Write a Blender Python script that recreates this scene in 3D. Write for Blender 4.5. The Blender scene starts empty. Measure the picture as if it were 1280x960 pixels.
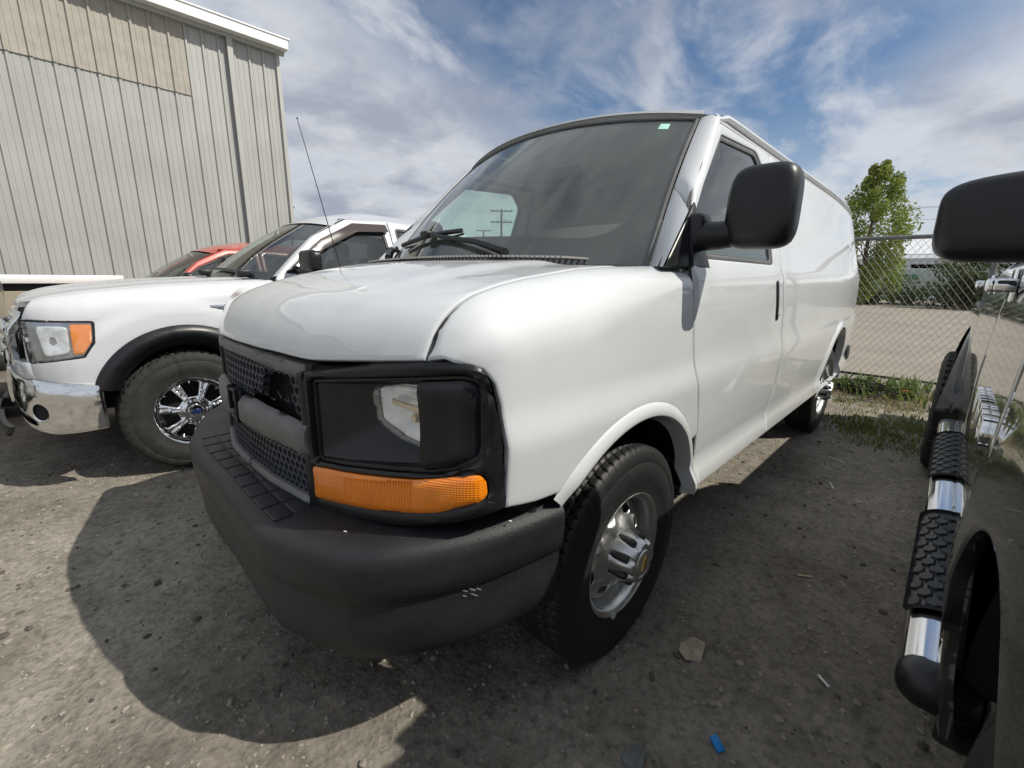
import bpy, bmesh, math, random
import numpy as np
from math import radians as R, sin, cos, pi
from mathutils import Vector, Matrix
from mathutils.geometry import delaunay_2d_cdt
random.seed(7); RNG = np.random.default_rng(7)
SC = bpy.context.scene
COL = SC.collection

# ------------------------------------------------------------------ camera
# the van's frame is the world frame: x forward along the van, y to its left, z up
cam_d = bpy.data.cameras.new('camera'); cam = bpy.data.objects.new('camera', cam_d); COL.objects.link(cam)
yaw, pit, rol = R(224.0688), R(-13.4740), R(0.8033)
fw = Vector((cos(pit)*cos(yaw), cos(pit)*sin(yaw), sin(pit)))
rt = fw.cross(Vector((0, 0, 1))).normalized(); up = rt.cross(fw)
r2 = rt*cos(rol)+up*sin(rol); u2 = -rt*sin(rol)+up*cos(rol)
M = Matrix((r2, u2, -fw)).transposed().to_4x4(); M.translation = Vector((1.2751, 1.6529, 1.3127))
cam.matrix_world = M
cam_d.sensor_width = 36; cam_d.lens = 558.2574*36/1280
cam_d.clip_start = 0.02; cam_d.clip_end = 3000
SC.camera = cam

# ------------------------------------------------------------------ world, sun, exposure
SUN = Vector((-0.48, 0.80, 1.0)).normalized()          # towards the sun
elev = math.asin(SUN.z)
w = bpy.data.worlds.new('World'); SC.world = w; w.use_nodes = True
nt = w.node_tree; nt.nodes.clear(); N = nt.nodes.new; L = nt.links.new
out = N('ShaderNodeOutputWorld'); bg = N('ShaderNodeBackground'); bg.inputs[1].default_value = 0.085
sky = N('ShaderNodeTexSky'); sky.sky_type = 'NISHITA'; sky.sun_disc = False
sky.sun_elevation = elev; sky.sun_rotation = math.atan2(SUN.x, SUN.y)
sky.air_density = 1.0; sky.dust_density = 0.6; sky.ozone_density = 1.6
tc = N('ShaderNodeTexCoord'); sep = N('ShaderNodeSeparateXYZ'); L(tc.outputs['Generated'], sep.inputs[0])
def wmath(op, a, b=None, clamp=False):
    n = N('ShaderNodeMath'); n.operation = op; n.use_clamp = clamp
    for i, v in enumerate((a, b)):
        if v is None: continue
        if isinstance(v, (int, float)): n.inputs[i].default_value = v
        else: L(v, n.inputs[i])
    return n.outputs[0]
zz = wmath('ADD', wmath('MAXIMUM', sep.outputs[2], 0.0), 0.26)     # cloud deck seen in perspective
comb = N('ShaderNodeCombineXYZ')
L(wmath('DIVIDE', sep.outputs[0], zz), comb.inputs[0]); L(wmath('DIVIDE', sep.outputs[1], zz), comb.inputs[1])
def wnoise(scale, detail, rough, off, dist=0.0, stretch=None):
    mp = N('ShaderNodeMapping'); mp.inputs['Location'].default_value = off
    if stretch: mp.inputs['Scale'].default_value = stretch[0]; mp.inputs['Rotation'].default_value = (0, 0, stretch[1])
    L(comb.outputs[0], mp.inputs[0])
    n = N('ShaderNodeTexNoise'); n.inputs['Scale'].default_value = scale; n.inputs['Detail'].default_value = detail
    n.inputs['Roughness'].default_value = rough; n.inputs['Distortion'].default_value = dist
    L(mp.outputs[0], n.inputs['Vector']); return n.outputs['Fac']
def wramp(x, lo, hi):
    n = N('ShaderNodeMapRange'); n.interpolation_type = 'SMOOTHSTEP'
    n.inputs['From Min'].default_value = lo; n.inputs['From Max'].default_value = hi; L(x, n.inputs[0]); return n.outputs[0]
big = wnoise(0.8, 4, 0.5, (3.1, 5.3, 0), 0.3)
mid = wnoise(2.3, 10, 0.60, (1.7, 2.2, 0), 0.2)
fine = wnoise(7.0, 8, 0.60, (6.7, 1.2, 0), 0.3)
wisp = wnoise(1.9, 9, 0.60, (9.2, 4.1, 0), 0.35, ((0.85, 1.4, 1), R(-30)))
# a gap in the deck, its rim broken up by the same noise
gv = N('ShaderNodeVectorMath'); gv.operation = 'DISTANCE'; L(comb.outputs[0], gv.inputs[0]); gv.inputs[1].default_value = (-1.32, -0.70, 0)
gap = wramp(wmath('ADD', gv.outputs['Value'], wmath('MULTIPLY', wmath('ADD', mid, wmath('MULTIPLY', fine, .5)), -1.1)), 0.22, -0.42)
thick = wmath('ADD', wmath('MULTIPLY', big, 0.55), wmath('ADD', wmath('MULTIPLY', mid, 0.55), wmath('MULTIPLY', fine, .16)))
cover = wramp(wmath('SUBTRACT', thick, wmath('MULTIPLY', gap, .17)), 0.44, 0.66)
wcov = wmath('MULTIPLY', wramp(wmath('SUBTRACT', wisp, wmath('MULTIPLY', gap, .10)), 0.30, 0.58), 0.85)
cov = wmath('MAXIMUM', cover, wcov)
hz = wramp(sep.outputs[2], 0.34, 0.02)
cov = wmath('MAXIMUM', cov, wmath('MULTIPLY', hz, 0.6), True)
shade = wramp(wmath('ADD', wmath('MULTIPLY', mid, .8), wmath('MULTIPLY', big, 0.6)), 0.60, 0.88)
ccol = N('ShaderNodeMix'); ccol.data_type = 'RGBA'
ccol.inputs[6].default_value = (8.8, 9.1, 9.6, 1); ccol.inputs[7].default_value = (4.5, 5.0, 6.1, 1); L(shade, ccol.inputs[0])
skyc = N('ShaderNodeMix'); skyc.data_type = 'RGBA'; skyc.blend_type = 'MULTIPLY'; skyc.inputs[0].default_value = 1.0
L(sky.outputs[0], skyc.inputs[6]); skyc.inputs[7].default_value = (0.85, 1.0, 1.13, 1)
mixs = N('ShaderNodeMix'); mixs.data_type = 'RGBA'
L(cov, mixs.inputs[0]); L(skyc.outputs[2], mixs.inputs[6]); L(ccol.outputs[2], mixs.inputs[7])
L(mixs.outputs[2], bg.inputs[0]); L(bg.outputs[0], out.inputs[0])
sun_d = bpy.data.lights.new('sun', 'SUN'); sun_d.energy = 5.0; sun_d.angle = R(0.53); sun_d.color = (1, 0.94, 0.83)
sun = bpy.data.objects.new('sun', sun_d); COL.objects.link(sun)
sun.rotation_euler = SUN.to_track_quat('Z', 'Y').to_euler(); sun.location = (-8, 6, 12)
SC.view_settings.view_transform = 'Standard'; SC.view_settings.look = 'None'
SC.view_settings.exposure = -0.08; SC.view_settings.gamma = 1.0

# ------------------------------------------------------------------ helpers: objects
def tag(o, label=None, cat=None, group=None, kind=None):
    if label: o['label'] = label
    if cat: o['category'] = cat
    if group: o['group'] = group
    if kind: o['kind'] = kind
    return o
def empty(name, loc, rotz=0, label=None, cat=None, group=None):
    o = bpy.data.objects.new(name, None); COL.objects.link(o)
    o.location = loc; o.rotation_euler = (0, 0, rotz); o.empty_display_size = 0.2
    return tag(o, label, cat, group)
def link(name, me, mat, parent=None, loc=None, rot=None):
    o = bpy.data.objects.new(name, me); COL.objects.link(o)
    if mat is not None and not me.materials: me.materials.append(mat)
    if parent is not None: o.parent = parent
    if loc is not None: o.location = loc
    if rot is not None: o.rotation_euler = rot
    return o
def mesh(name, V, F, mat=None, parent=None, angle=40, loc=None, rot=None):
    me = bpy.data.meshes.new(name); me.from_pydata([tuple(v) for v in np.asarray(V, float)], [], [tuple(int(i) for i in f) for f in F])
    me.validate(); me.update()
    if angle:
        me.shade_smooth(); me.set_sharp_from_angle(angle=R(angle))
    return link(name, me, mat, parent, loc, rot)
class MB:
    """collects several closed shapes into one mesh"""
    def __init__(s): s.V = []; s.F = []; s.n = 0
    def add(s, V, F):
        V = np.asarray(V, float); s.V.append(V); s.F += [tuple(i+s.n for i in f) for f in F]; s.n += len(V); return s
    def box(s, c, d, rot=None):
        x, y, z = [k/2 for k in d]
        V = np.array([(a, b, e) for a in (-x, x) for b in (-y, y) for e in (-z, z)])
        if rot is not None: V = V @ np.array(rot.to_3x3()).T
        return s.add(V+np.array(c), BOXF)
    def build(s, name, mat, parent=None, angle=40, **k):
        return mesh(name, np.concatenate(s.V), s.F, mat, parent, angle, **k)
BOXF = [(0, 1, 3, 2), (4, 6, 7, 5), (0, 4, 5, 1), (2, 3, 7, 6), (0, 2, 6, 4), (1, 5, 7, 3)]
def rbox(d, r, seg=2, c=(0, 0, 0), rot=None):
    """rounded box -> (V, F)"""
    bm = bmesh.new(); bmesh.ops.create_cube(bm, size=1)
    for v in bm.verts: v.co = Vector((v.co.x*d[0], v.co.y*d[1], v.co.z*d[2]))
    bmesh.ops.bevel(bm, geom=list(bm.edges), offset=r, segments=seg, affect='EDGES', profile=0.5)
    bm.verts.index_update()
    V = np.array([v.co[:] for v in bm.verts]); F = [[v.index for v in f.verts] for f in bm.faces]; bm.free()
    if rot is not None: V = V @ np.array(rot.to_3x3()).T
    return V+np.array(c), F
def tube(path, r, n=8, cap=True):
    P = np.asarray(path, float); m = len(P); r = np.broadcast_to(np.asarray(r, float), (m,))
    T = np.gradient(P, axis=0); T /= np.linalg.norm(T, axis=1)[:, None]
    a = np.array([0, 0, 1.0]) if abs(T[0, 2]) < .9 else np.array([1.0, 0, 0])
    u = np.cross(T[0], a); u /= np.linalg.norm(u); V = []
    for i in range(m):
        u = u-T[i]*(u@T[i]); u /= np.linalg.norm(u); v = np.cross(T[i], u)
        for k in range(n):
            t = 2*pi*k/n; V.append(P[i]+r[i]*(cos(t)*u+sin(t)*v))
    F = [(i*n+k, i*n+(k+1) % n, (i+1)*n+(k+1) % n, (i+1)*n+k) for i in range(m-1) for k in range(n)]
    if cap: F += [tuple(range(n-1, -1, -1)), tuple((m-1)*n+k for k in range(n))]
    return np.array(V), F
def lathe(prof, n=64, closed=False, disp=None):
    """profile of (radius, offset along axis y); axis is y, outside is +y"""
    P = np.asarray(prof, float); m = len(P); V = np.zeros((n, m, 3))
    th = 2*pi*np.arange(n)/n
    for k in range(n):
        V[k, :, 0] = P[:, 0]*cos(th[k]); V[k, :, 2] = P[:, 0]*sin(th[k]); V[k, :, 1] = P[:, 1]
    F = []
    mm = m if closed else m-1
    for k in range(n):
        for j in range(mm):
            a, b = k, (k+1) % n; c, d = j, (j+1) % m
            F.append((a*m+c, a*m+d, b*m+d, b*m+c))
    return V.reshape(-1, 3), F
def gridmesh(fn, us, vs, close_v=False):
    U, Vv = np.meshgrid(us, vs, indexing='ij'); P = fn(U.ravel(), Vv.ravel()); m = len(vs)
    F = [(i*m+j, (i+1)*m+j, (i+1)*m+(j+1) % m, i*m+(j+1) % m) for i in range(len(us)-1) for j in range(m if close_v else m-1)]
    return P, F
def superell(d, e=3.0, nu=28, nv=18):
    """rounded solid block, superellipsoid of full size d"""
    sg = lambda a, p: np.sign(a)*np.abs(a)**p
    us = np.linspace(-pi, pi, nu, endpoint=False); vs = np.linspace(-pi/2, pi/2, nv); p = 2.0/e
    V = []
    for v in vs:
        for u in us: V.append((d[0]/2*sg(cos(v), p)*sg(cos(u), p), d[1]/2*sg(cos(v), p)*sg(sin(u), p), d[2]/2*sg(sin(v), p)))
    F = [(i*nu+j, i*nu+(j+1) % nu, (i+1)*nu+(j+1) % nu, (i+1)*nu+j) for i in range(nv-1) for j in range(nu)]
    return np.array(V), F
def sint(xs, ys, s=0.0):
    """smoothed piecewise interpolation"""
    xs = np.asarray(xs, float); ys = np.asarray(ys, float); o = np.argsort(xs); xs, ys = xs[o], ys[o]
    X = np.linspace(xs[0], xs[-1], 900); Y = np.interp(X, xs, ys)
    if s > 0:
        k = max(1, int(s/(X[1]-X[0]))); ker = np.hanning(2*k+3)[1:-1]; ker /= ker.sum(); p = len(ker)//2
        Yp = np.concatenate([2*Y[0]-Y[p:0:-1], Y, 2*Y[-1]-Y[-2:-p-2:-1]]); Y = np.convolve(Yp, ker, 'valid')
    return lambda q: np.interp(q, X, Y)
# ------------------------------------------------------------------ helpers: panels
def rpoly(pts, r=0.0, seg=5):
    """polygon with rounded corners; a point may carry its own radius (x, y, r)"""
    n = len(pts); res = []
    for i in range(n):
        p = np.array(pts[i][:2], float); a = np.array(pts[i-1][:2], float); b = np.array(pts[(i+1) % n][:2], float)
        rr = pts[i][2] if len(pts[i]) > 2 else r
        da, db = a-p, b-p; la, lb = np.linalg.norm(da), np.linalg.norm(db); da /= la; db /= lb
        ang = math.acos(max(-1, min(1, da@db)))
        if rr <= 0 or ang > pi-0.05: res.append(tuple(p)); continue
        t = min(rr/math.tan(ang/2), la*.49, lb*.49)
        q0, q1 = p+da*t, p+db*t
        for k in range(seg+1):
            s = k/seg; res.append(tuple((1-s)**2*q0+2*s*(1-s)*p+s*s*q1))
    return res
def densify(poly, h):
    res = []; n = len(poly)
    for i in range(n):
        a, b = np.array(poly[i]), np.array(poly[(i+1) % n]); k = max(1, int(math.ceil(np.linalg.norm(b-a)/h)))
        for j in range(k): res.append(a+(b-a)*j/k)
    return np.array(res)
def area(P): return 0.5*np.sum(P[:, 0]*np.roll(P[:, 1], -1)-np.roll(P[:, 0], -1)*P[:, 1])
def offset(P, d):
    """move a CCW loop inwards by d"""
    e = np.roll(P, -1, 0)-P; e /= np.linalg.norm(e, axis=1)[:, None]+1e-12
    nrm = np.stack([-e[:, 1], e[:, 0]], 1); m = nrm+np.roll(nrm, 1, 0)
    m /= (np.sum(m*m, 1)/2)[:, None].clip(.6)
    return P+m*d
def inside(pts, poly):
    x, y = pts[:, 0], pts[:, 1]; c = np.zeros(len(pts), bool); n = len(poly); j = n-1
    for i in range(n):
        xi, yi = poly[i]; xj, yj = poly[j]
        t = ((yi > y) != (yj > y)) & (x < (xj-xi)*(y-yi)/((yj-yi) if yj != yi else 1e-12)+xi); c ^= t; j = i
    return c
def panel(name, outline, fmap, mat, parent, holes=(), grid=0.05, thick=0.02, r=0.003, flip=False, mirror=False, rings=True, angle=50, back=False, jig=0.0):
    """a sheet cut to an outline (with holes) in (u, v), laid on the surface fmap, with rounded rims and a skirt"""
    O = densify(outline, grid); O = O if area(O) > 0 else O[::-1]
    Hs = []
    for h in holes:
        h = densify(h, min(grid, .05)); Hs.append(h[::-1] if area(h) > 0 else h)        # holes clockwise
    pts, edges, ring = [], [], []
    def loop(P, rg):
        b = len(pts); n = len(P)
        pts.extend(P.tolist()); ring.extend([rg]*n); edges.extend([(b+i, b+(i+1) % n) for i in range(n)])
    for P in [O]+Hs:
        loop(P, 0)
        if rings: loop(offset(P, r), 1); loop(offset(P, 2.6*r), 2)
    lo, hi = O.min(0), O.max(0)
    gx = np.arange(lo[0]+grid*.5, hi[0], grid); gy = np.arange(lo[1]+grid*.5, hi[1], grid)
    G = np.array([(a, b) for a in gx for b in gy]) if len(gx) and len(gy) else np.zeros((0, 2))
    if len(G):
        ok = inside(G, offset(O, max(2.6*r, 0)+grid*.35))
        for h in Hs: ok &= ~inside(G, offset(h, -(0))) & ~inside(G, offset(h, 2.6*r+grid*.35)[::-1])
        G = G[ok]; pts.extend(G.tolist()); ring.extend([3]*len(G))
    rv, _, rf, ov, _, _ = delaunay_2d_cdt([Vector(p) for p in pts], edges, [], 0, 1e-7)
    P2 = np.array([v[:] for v in rv]); rg = np.array([ring[o[0]] if len(o) else 3 for o in ov])
    src = [o[0] if len(o) else -1 for o in ov]
    F = np.array([f for f in rf if len(f) == 3]); cen = P2[F].mean(1)
    ok = inside(cen, O)
    for h in Hs: ok &= ~inside(cen, h)
    F = F[ok]
    e = 1e-4
    f = lambda p: fmap(p[:, 0], p[:, 1])
    P = f(P2); du = f(P2+np.array([e, 0]))-f(P2-np.array([e, 0])); dv = f(P2+np.array([0, e]))-f(P2-np.array([0, e]))
    nn = np.cross(du, dv); nn /= np.linalg.norm(nn, axis=1)[:, None]+1e-15
    if flip: nn = -nn; F = F[:, ::-1]
    if rings: P = P-nn*np.where(rg == 0, r, np.where(rg == 1, .28*r, 0))[:, None]
    V = P; Fl = [tuple(t) for t in F]
    # skirt from the rim loops
    idx = {s: i for i, s in enumerate(src)}; b = 0; ex = []; k0 = len(V)
    for Lp in [O]+Hs:
        n = len(Lp); ids = [idx.get(b+i, None) for i in range(n)]; b += n*(3 if rings else 1)
        ids = [i for i in ids if i is not None]; n = len(ids)
        base = k0+len(ex)
        ex.extend([P[i]-nn[i]*thick for i in ids])
        for i in range(n):
            j = (i+1) % n; q = (ids[i], base+i, base+j, ids[j]); Fl.append(q if not flip else q[::-1])
    if ex: V = np.concatenate([V, np.array(ex)])
    if back:
        k1 = len(V); V = np.concatenate([V, P-nn*thick]); Fl += [tuple(k1+i for i in t[::-1]) for t in F]
    res = [mesh(name, V, Fl, mat, parent, angle)]
    if mirror:
        V2 = V*np.array([1, -1, 1]); res.append(mesh(name, V2, [q[::-1] for q in Fl], mat, parent, angle))
    return res if mirror else res[0]
def mirror_of(o, parent=None):
    me = o.data.copy(); me.transform(Matrix.Scale(-1, 4, (0, 1, 0))); me.flip_normals()
    c = bpy.data.objects.new(o.name.split('.')[0], me); COL.objects.link(c); c.parent = parent or o.parent
    c.location = (o.location.x, -o.location.y, o.location.z); return c
def text(name, s, size, depth, mat, parent, mw, bevel=0.0, bold=0.0):
    cu = bpy.data.curves.new('t', 'FONT'); cu.body = s; cu.size = size; cu.extrude = depth/2; cu.bevel_depth = bevel; cu.offset = bold
    cu.align_x = 'CENTER'; cu.align_y = 'CENTER'; cu.resolution_u = 4
    o = bpy.data.objects.new('t', cu); COL.objects.link(o)
    me = bpy.data.meshes.new_from_object(o.evaluated_get(bpy.context.evaluated_depsgraph_get()))
    bpy.data.objects.remove(o); me.name = name; me.transform(mw); me.materials.clear()
    return link(name, me, mat, parent)
# ------------------------------------------------------------------ helpers: materials
def mat(name, col, rough=0.5, metal=0.0, coat=0.0, spec=0.5, var=0.0, vscale=6.0, bump=0.0, bscale=60.0, col2=None, rvar=0.0, trans=0.0, ior=1.45, coord='Object', emis=None, detail=6.0, bdist=0.01, dust=None):
    m = bpy.data.materials.new(name); m.use_nodes = True; t = m.node_tree; b = t.nodes['Principled BSDF']
    c = (*col, 1) if len(col) == 3 else col
    b.inputs['Base Color'].default_value = c; b.inputs['Roughness'].default_value = rough; b.inputs['Metallic'].default_value = metal
    b.inputs['Coat Weight'].default_value = coat; b.inputs['Coat Roughness'].default_value = 0.03
    b.inputs['Specular IOR Level'].default_value = spec; b.inputs['IOR'].default_value = ior; b.inputs['Transmission Weight'].default_value = trans
    tcn = t.nodes.new('ShaderNodeTexCoord')
    def nz(sc, det=detail, rg=.6):
        n = t.nodes.new('ShaderNodeTexNoise'); n.inputs['Scale'].default_value = sc; n.inputs['Detail'].default_value = det; n.inputs['Roughness'].default_value = rg
        t.links.new(tcn.outputs[coord], n.inputs['Vector']); return n
    if var or col2 or rvar:
        n = nz(vscale)
        mr = t.nodes.new('ShaderNodeMapRange'); mr.inputs['From Min'].default_value = .32; mr.inputs['From Max'].default_value = .68; t.links.new(n.outputs['Fac'], mr.inputs[0])
        if var or col2:
            mx = t.nodes.new('ShaderNodeMix'); mx.data_type = 'RGBA'
            lo = tuple(max(0, k*(1-var)) for k in c[:3]); hi = tuple(k*(1+var) for k in c[:3])
            mx.inputs[6].default_value = (*(lo if not col2 else c[:3]), 1); mx.inputs[7].default_value = (*(col2 if col2 else hi), 1)
            t.links.new(mr.outputs[0], mx.inputs[0]); t.links.new(mx.outputs[2], b.inputs['Base Color'])
        if rvar:
            r2_ = t.nodes.new('ShaderNodeMapRange'); r2_.inputs['To Min'].default_value = max(0, rough-rvar); r2_.inputs['To Max'].default_value = min(1, rough+rvar)
            t.links.new(mr.outputs[0], r2_.inputs[0]); t.links.new(r2_.outputs[0], b.inputs['Roughness'])
    if bump:
        n = nz(bscale, 4); bp = t.nodes.new('ShaderNodeBump'); bp.inputs['Strength'].default_value = bump; bp.inputs['Distance'].default_value = bdist
        t.links.new(n.outputs['Fac'], bp.inputs['Height']); t.links.new(bp.outputs[0], b.inputs['Normal'])
    if emis: b.inputs['Emission Color'].default_value = (*emis[0], 1); b.inputs['Emission Strength'].default_value = emis[1]
    return m
def glass_mat(name, tint, refl=1.0, ior=1.5, rough=0.0, streak=0.0, dirt=0.0):
    """a single sheet of glass: clear transmission plus fresnel reflection"""
    m = bpy.data.materials.new(name); m.use_nodes = True; t = m.node_tree; t.nodes.clear(); Nn = t.nodes.new
    o = Nn('ShaderNodeOutputMaterial'); tr = Nn('ShaderNodeBsdfTransparent'); tr.inputs[0].default_value = (*tint, 1)
    gl = Nn('ShaderNodeBsdfGlossy'); gl.inputs['Roughness'].default_value = rough; gl.inputs[0].default_value = (refl, refl, refl, 1)
    # Schlick reflectance from |cos|, the same from both faces of the pane
    geo = Nn('ShaderNodeNewGeometry'); dt = Nn('ShaderNodeVectorMath'); dt.operation = 'DOT_PRODUCT'; t.links.new(geo.outputs['Normal'], dt.inputs[0]); t.links.new(geo.outputs['Incoming'], dt.inputs[1])
    def mm(op, a_, b_=None):
        n_ = Nn('ShaderNodeMath'); n_.operation = op; n_.use_clamp = op == 'SUBTRACT'
        for i_, v_ in enumerate((a_, b_)):
            if v_ is None: continue
            if isinstance(v_, float): n_.inputs[i_].default_value = v_
            else: t.links.new(v_, n_.inputs[i_])
        return n_.outputs[0]
    sch = mm('ADD', mm('MULTIPLY', mm('POWER', mm('SUBTRACT', 1.0, mm('ABSOLUTE', dt.outputs['Value'])), 5.0), .87), .125)
    mx = Nn('ShaderNodeMixShader')
    t.links.new(sch, mx.inputs[0]); t.links.new(tr.outputs[0], mx.inputs[1]); t.links.new(gl.outputs[0], mx.inputs[2])
    last = mx
    if dirt:
        df = Nn('ShaderNodeBsdfDiffuse'); df.inputs[0].default_value = (.42, .47, .44, 1); m2 = Nn('ShaderNodeMixShader')
        tcn = Nn('ShaderNodeTexCoord'); mp = Nn('ShaderNodeMapping'); mp.inputs['Scale'].default_value = (1.0, 5.0, 1.0); mp.inputs['Rotation'].default_value = (0.3, 0.2, 0.6)
        n = Nn('ShaderNodeTexNoise'); n.inputs['Scale'].default_value = 3.0; n.inputs['Detail'].default_value = 7; n.inputs['Roughness'].default_value = .6
        mr = Nn('ShaderNodeMapRange'); mr.inputs['From Min'].default_value = .25; mr.inputs['From Max'].default_value = .8; mr.inputs['To Min'].default_value = dirt*.25; mr.inputs['To Max'].default_value = dirt
        t.links.new(tcn.outputs['Object'], mp.inputs[0]); t.links.new(mp.outputs[0], n.inputs['Vector']); t.links.new(n.outputs['Fac'], mr.inputs[0])
        t.links.new(mr.outputs[0], m2.inputs[0]); t.links.new(mx.outputs[0], m2.inputs[1]); t.links.new(df.outputs[0], m2.inputs[2]); last = m2
    t.links.new(last.outputs[0], o.inputs[0]); return m
MT = {}
MT['white'] = mat('white_paint', (.585, .61, .628), .50, coat=.9, var=.02, vscale=2.5, rvar=.06)
MT['white2'] = mat('white_truck_paint', (.56, .58, .615), .48, coat=.9, var=.015, vscale=2)
MT['red'] = mat('red_paint', (.42, .05, .035), .3, coat=.8, var=.1)
MT['silver'] = mat('silver_paint', (.42, .44, .43), .3, metal=.5, coat=.7, var=.05)
MT['blackpaint'] = mat('black_paint', (.012, .014, .013), .18, coat=1.0, rvar=.03, vscale=3, bump=.02, bscale=3, bdist=.02)
MT['plastic'] = mat('black_trim_plastic', (.010, .0115, .0135), .36, var=.25, vscale=14, bump=.12, bscale=500, bdist=.002, rvar=.06)
MT['bumper'] = mat('textured_bumper_plastic', (.018, .020, .0225), .42, var=.3, vscale=5, bump=.5, bscale=420, bdist=.003, rvar=.08)
MT['grillegrey'] = mat('faded_grille_plastic', (.15, .15, .145), .55, var=.22, vscale=9, bump=.15, bscale=300, bdist=.002)
MT['mesh'] = mat('grille_mesh_plastic', (.045, .05, .062), .5, var=.2)
MT['dark'] = mat('dark_void', (.006, .006, .007), .8)
MT['under'] = mat('underbody_black', (.010, .010, .011), .7, var=.3, vscale=8)
MT['seal'] = mat('rubber_seal', (.014, .014, .016), .55)  # black rubber; also colours the strips that stand for shade in gaps
MT['greyseal'] = mat('weathered_seal', (.10, .10, .105), .5, var=.25, vscale=12)
MT['rubber'] = mat('tyre_rubber', (.014, .014, .0145), .55, var=.3, vscale=25, bump=.25, bscale=160, bdist=.003)
MT['tread'] = MT['rubber']
MT['dustyrubber'] = mat('dusty_tyre_rubber', (.020, .0195, .0185), .75, var=.35, vscale=18, bump=.3, bscale=120, bdist=.003)
MT['chrome'] = mat('chrome', (.78, .79, .80), .09, metal=1.0, rvar=.05, vscale=10)
MT['steelwheel'] = mat('polished_wheel', (.60, .61, .61), .34, metal=1.0, rvar=.1, vscale=14, var=.12)
MT['lug'] = mat('black_lug', (.02, .02, .022), .4)
MT['amber'] = None
MT['interior'] = mat('cab_trim', (.16, .16, .155), .8, var=.1)
MT['beige'] = mat('beige_cab_trim', (.80, .77, .66), .85, var=.08)
MT['gold'] = mat('emblem_gold', (.55, .40, .12), .3, metal=.8)
MT['blueoval'] = mat('emblem_blue', (.012, .025, .10), .3, coat=.8)
MT['glass_ws'] = glass_mat('windshield_glass', (.74, .88, .81), .95, streak=1, dirt=.11)
MT['glass'] = glass_mat('tinted_glass', (.78, .90, .84), .95, dirt=.02)
MT['glass_dark'] = glass_mat('dark_glass', (.22, .25, .25), .95, dirt=.05)
MT['frit'] = mat('black_glass_border', (.004, .004, .005), .7, spec=.1)
MT['clear'] = glass_mat('lamp_lens', (.92, .95, .97), 1.0)
def amber(name, base, sc):
    m = mat(name, base, .15, coat=1.0); t = m.node_tree; b = t.nodes['Principled BSDF']
    b.inputs['Subsurface Weight'].default_value = 0.0
    tcn = t.nodes.new('ShaderNodeTexCoord'); mp = t.nodes.new('ShaderNodeMapping'); mp.inputs['Scale'].default_value = (1, 1, 1)
    wv = t.nodes.new('ShaderNodeTexWave'); wv.bands_direction = 'Y'; wv.inputs['Scale'].default_value = sc; wv.inputs['Distortion'].default_value = .3
    wz = t.nodes.new('ShaderNodeTexWave'); wz.bands_direction = 'Z'; wz.inputs['Scale'].default_value = sc
    ad = t.nodes.new('ShaderNodeMath'); ad.operation = 'ADD'; bp = t.nodes.new('ShaderNodeBump'); bp.inputs['Strength'].default_value = .35; bp.inputs['Distance'].default_value = .002
    n = t.nodes.new('ShaderNodeTexNoise'); n.inputs['Scale'].default_value = 9; n.inputs['Detail'].default_value = 2
    mx = t.nodes.new('ShaderNodeMix'); mx.data_type = 'RGBA'; mx.inputs[6].default_value = (base[0]*.75, base[1]*.65, base[2], 1); mx.inputs[7].default_value = (base[0]*1.15, base[1]*1.25, base[2], 1)
    t.links.new(tcn.outputs['Object'], mp.inputs[0]); t.links.new(mp.outputs[0], wv.inputs[0]); t.links.new(mp.outputs[0], wz.inputs[0]); t.links.new(mp.outputs[0], n.inputs['Vector'])
    t.links.new(wv.outputs['Fac'], ad.inputs[0]); t.links.new(wz.outputs['Fac'], ad.inputs[1]); t.links.new(ad.outputs[0], bp.inputs['Height']); t.links.new(bp.outputs[0], b.inputs['Normal'])
    t.links.new(n.outputs['Fac'], mx.inputs[0]); t.links.new(mx.outputs[2], b.inputs['Base Color']); return m
MT['amber'] = amber('amber_lens', (.95, .26, .008), 55)
MT['amber2'] = amber('orange_lens', (1.0, .30, .03), 70)
# ================================================================== THE WHITE VAN
van = empty('cargo_van', (0, 0, 0), 0, 'white cargo van with black bumper and grille parked in the middle of the lot', 'van')
Sz = sint([.30, .40, .440, .446, .472, .552, .562, .60, .75, .925, .94, 1.005, 1.03, 1.20, 1.33, 1.352, 1.366, 1.40, 1.92, 1.975, 2.02],
          [.90, .955, .988, .999, 1.006, .976, .978, .986, 1.003, 1.013, 1.012, .999, .997, .995, .987, .983, .973, .968, .838, .822, .81], .009)
def sstep(a, b, x): t = np.clip((x-a)/(b-a), 0, 1); return t*t*(3-2*t)
taper = lambda x: np.where(x < -2.9, .070*((-x-2.9)/1.72)**2, 0.0)
nose = sint([-.4, .30, .45, .55, .595, .62, .66, .70, .73, .76], [0, 0, -.006, -.016, -.024, -.032, -.052, -.082, -.108, -.14], .02)
def S(x, z):
    y = Sz(z)-taper(x)+np.where(x > -.4, nose(x), 0)
    inset = sstep(-1.62, -1.66, x)*sstep(-4.05, -4.0, x)*sstep(1.385, 1.40, z)*sstep(1.86, 1.84, z)     # window-shaped recess pressed in the cargo side
    return y-.007*inset
side = lambda x, z: np.stack([x, S(x, z), z], 1)
Fx_ = sint([0, .2, .43, .6, .75, .84, .876, .93, .96, .975, .985, .99, 1.0], [.872, .866, .838, .806, .768, .738, .72, .683, .652, .62, .585, .55, .50], .01)
F = lambda y: Fx_(np.abs(y))-.045*sstep(.12, .75, -np.asarray(y))
front = lambda off=0.0: (lambda y, z: np.stack([F(y)+(off(y, z) if callable(off) else off), y, z], 1))
W = MT['white']
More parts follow.
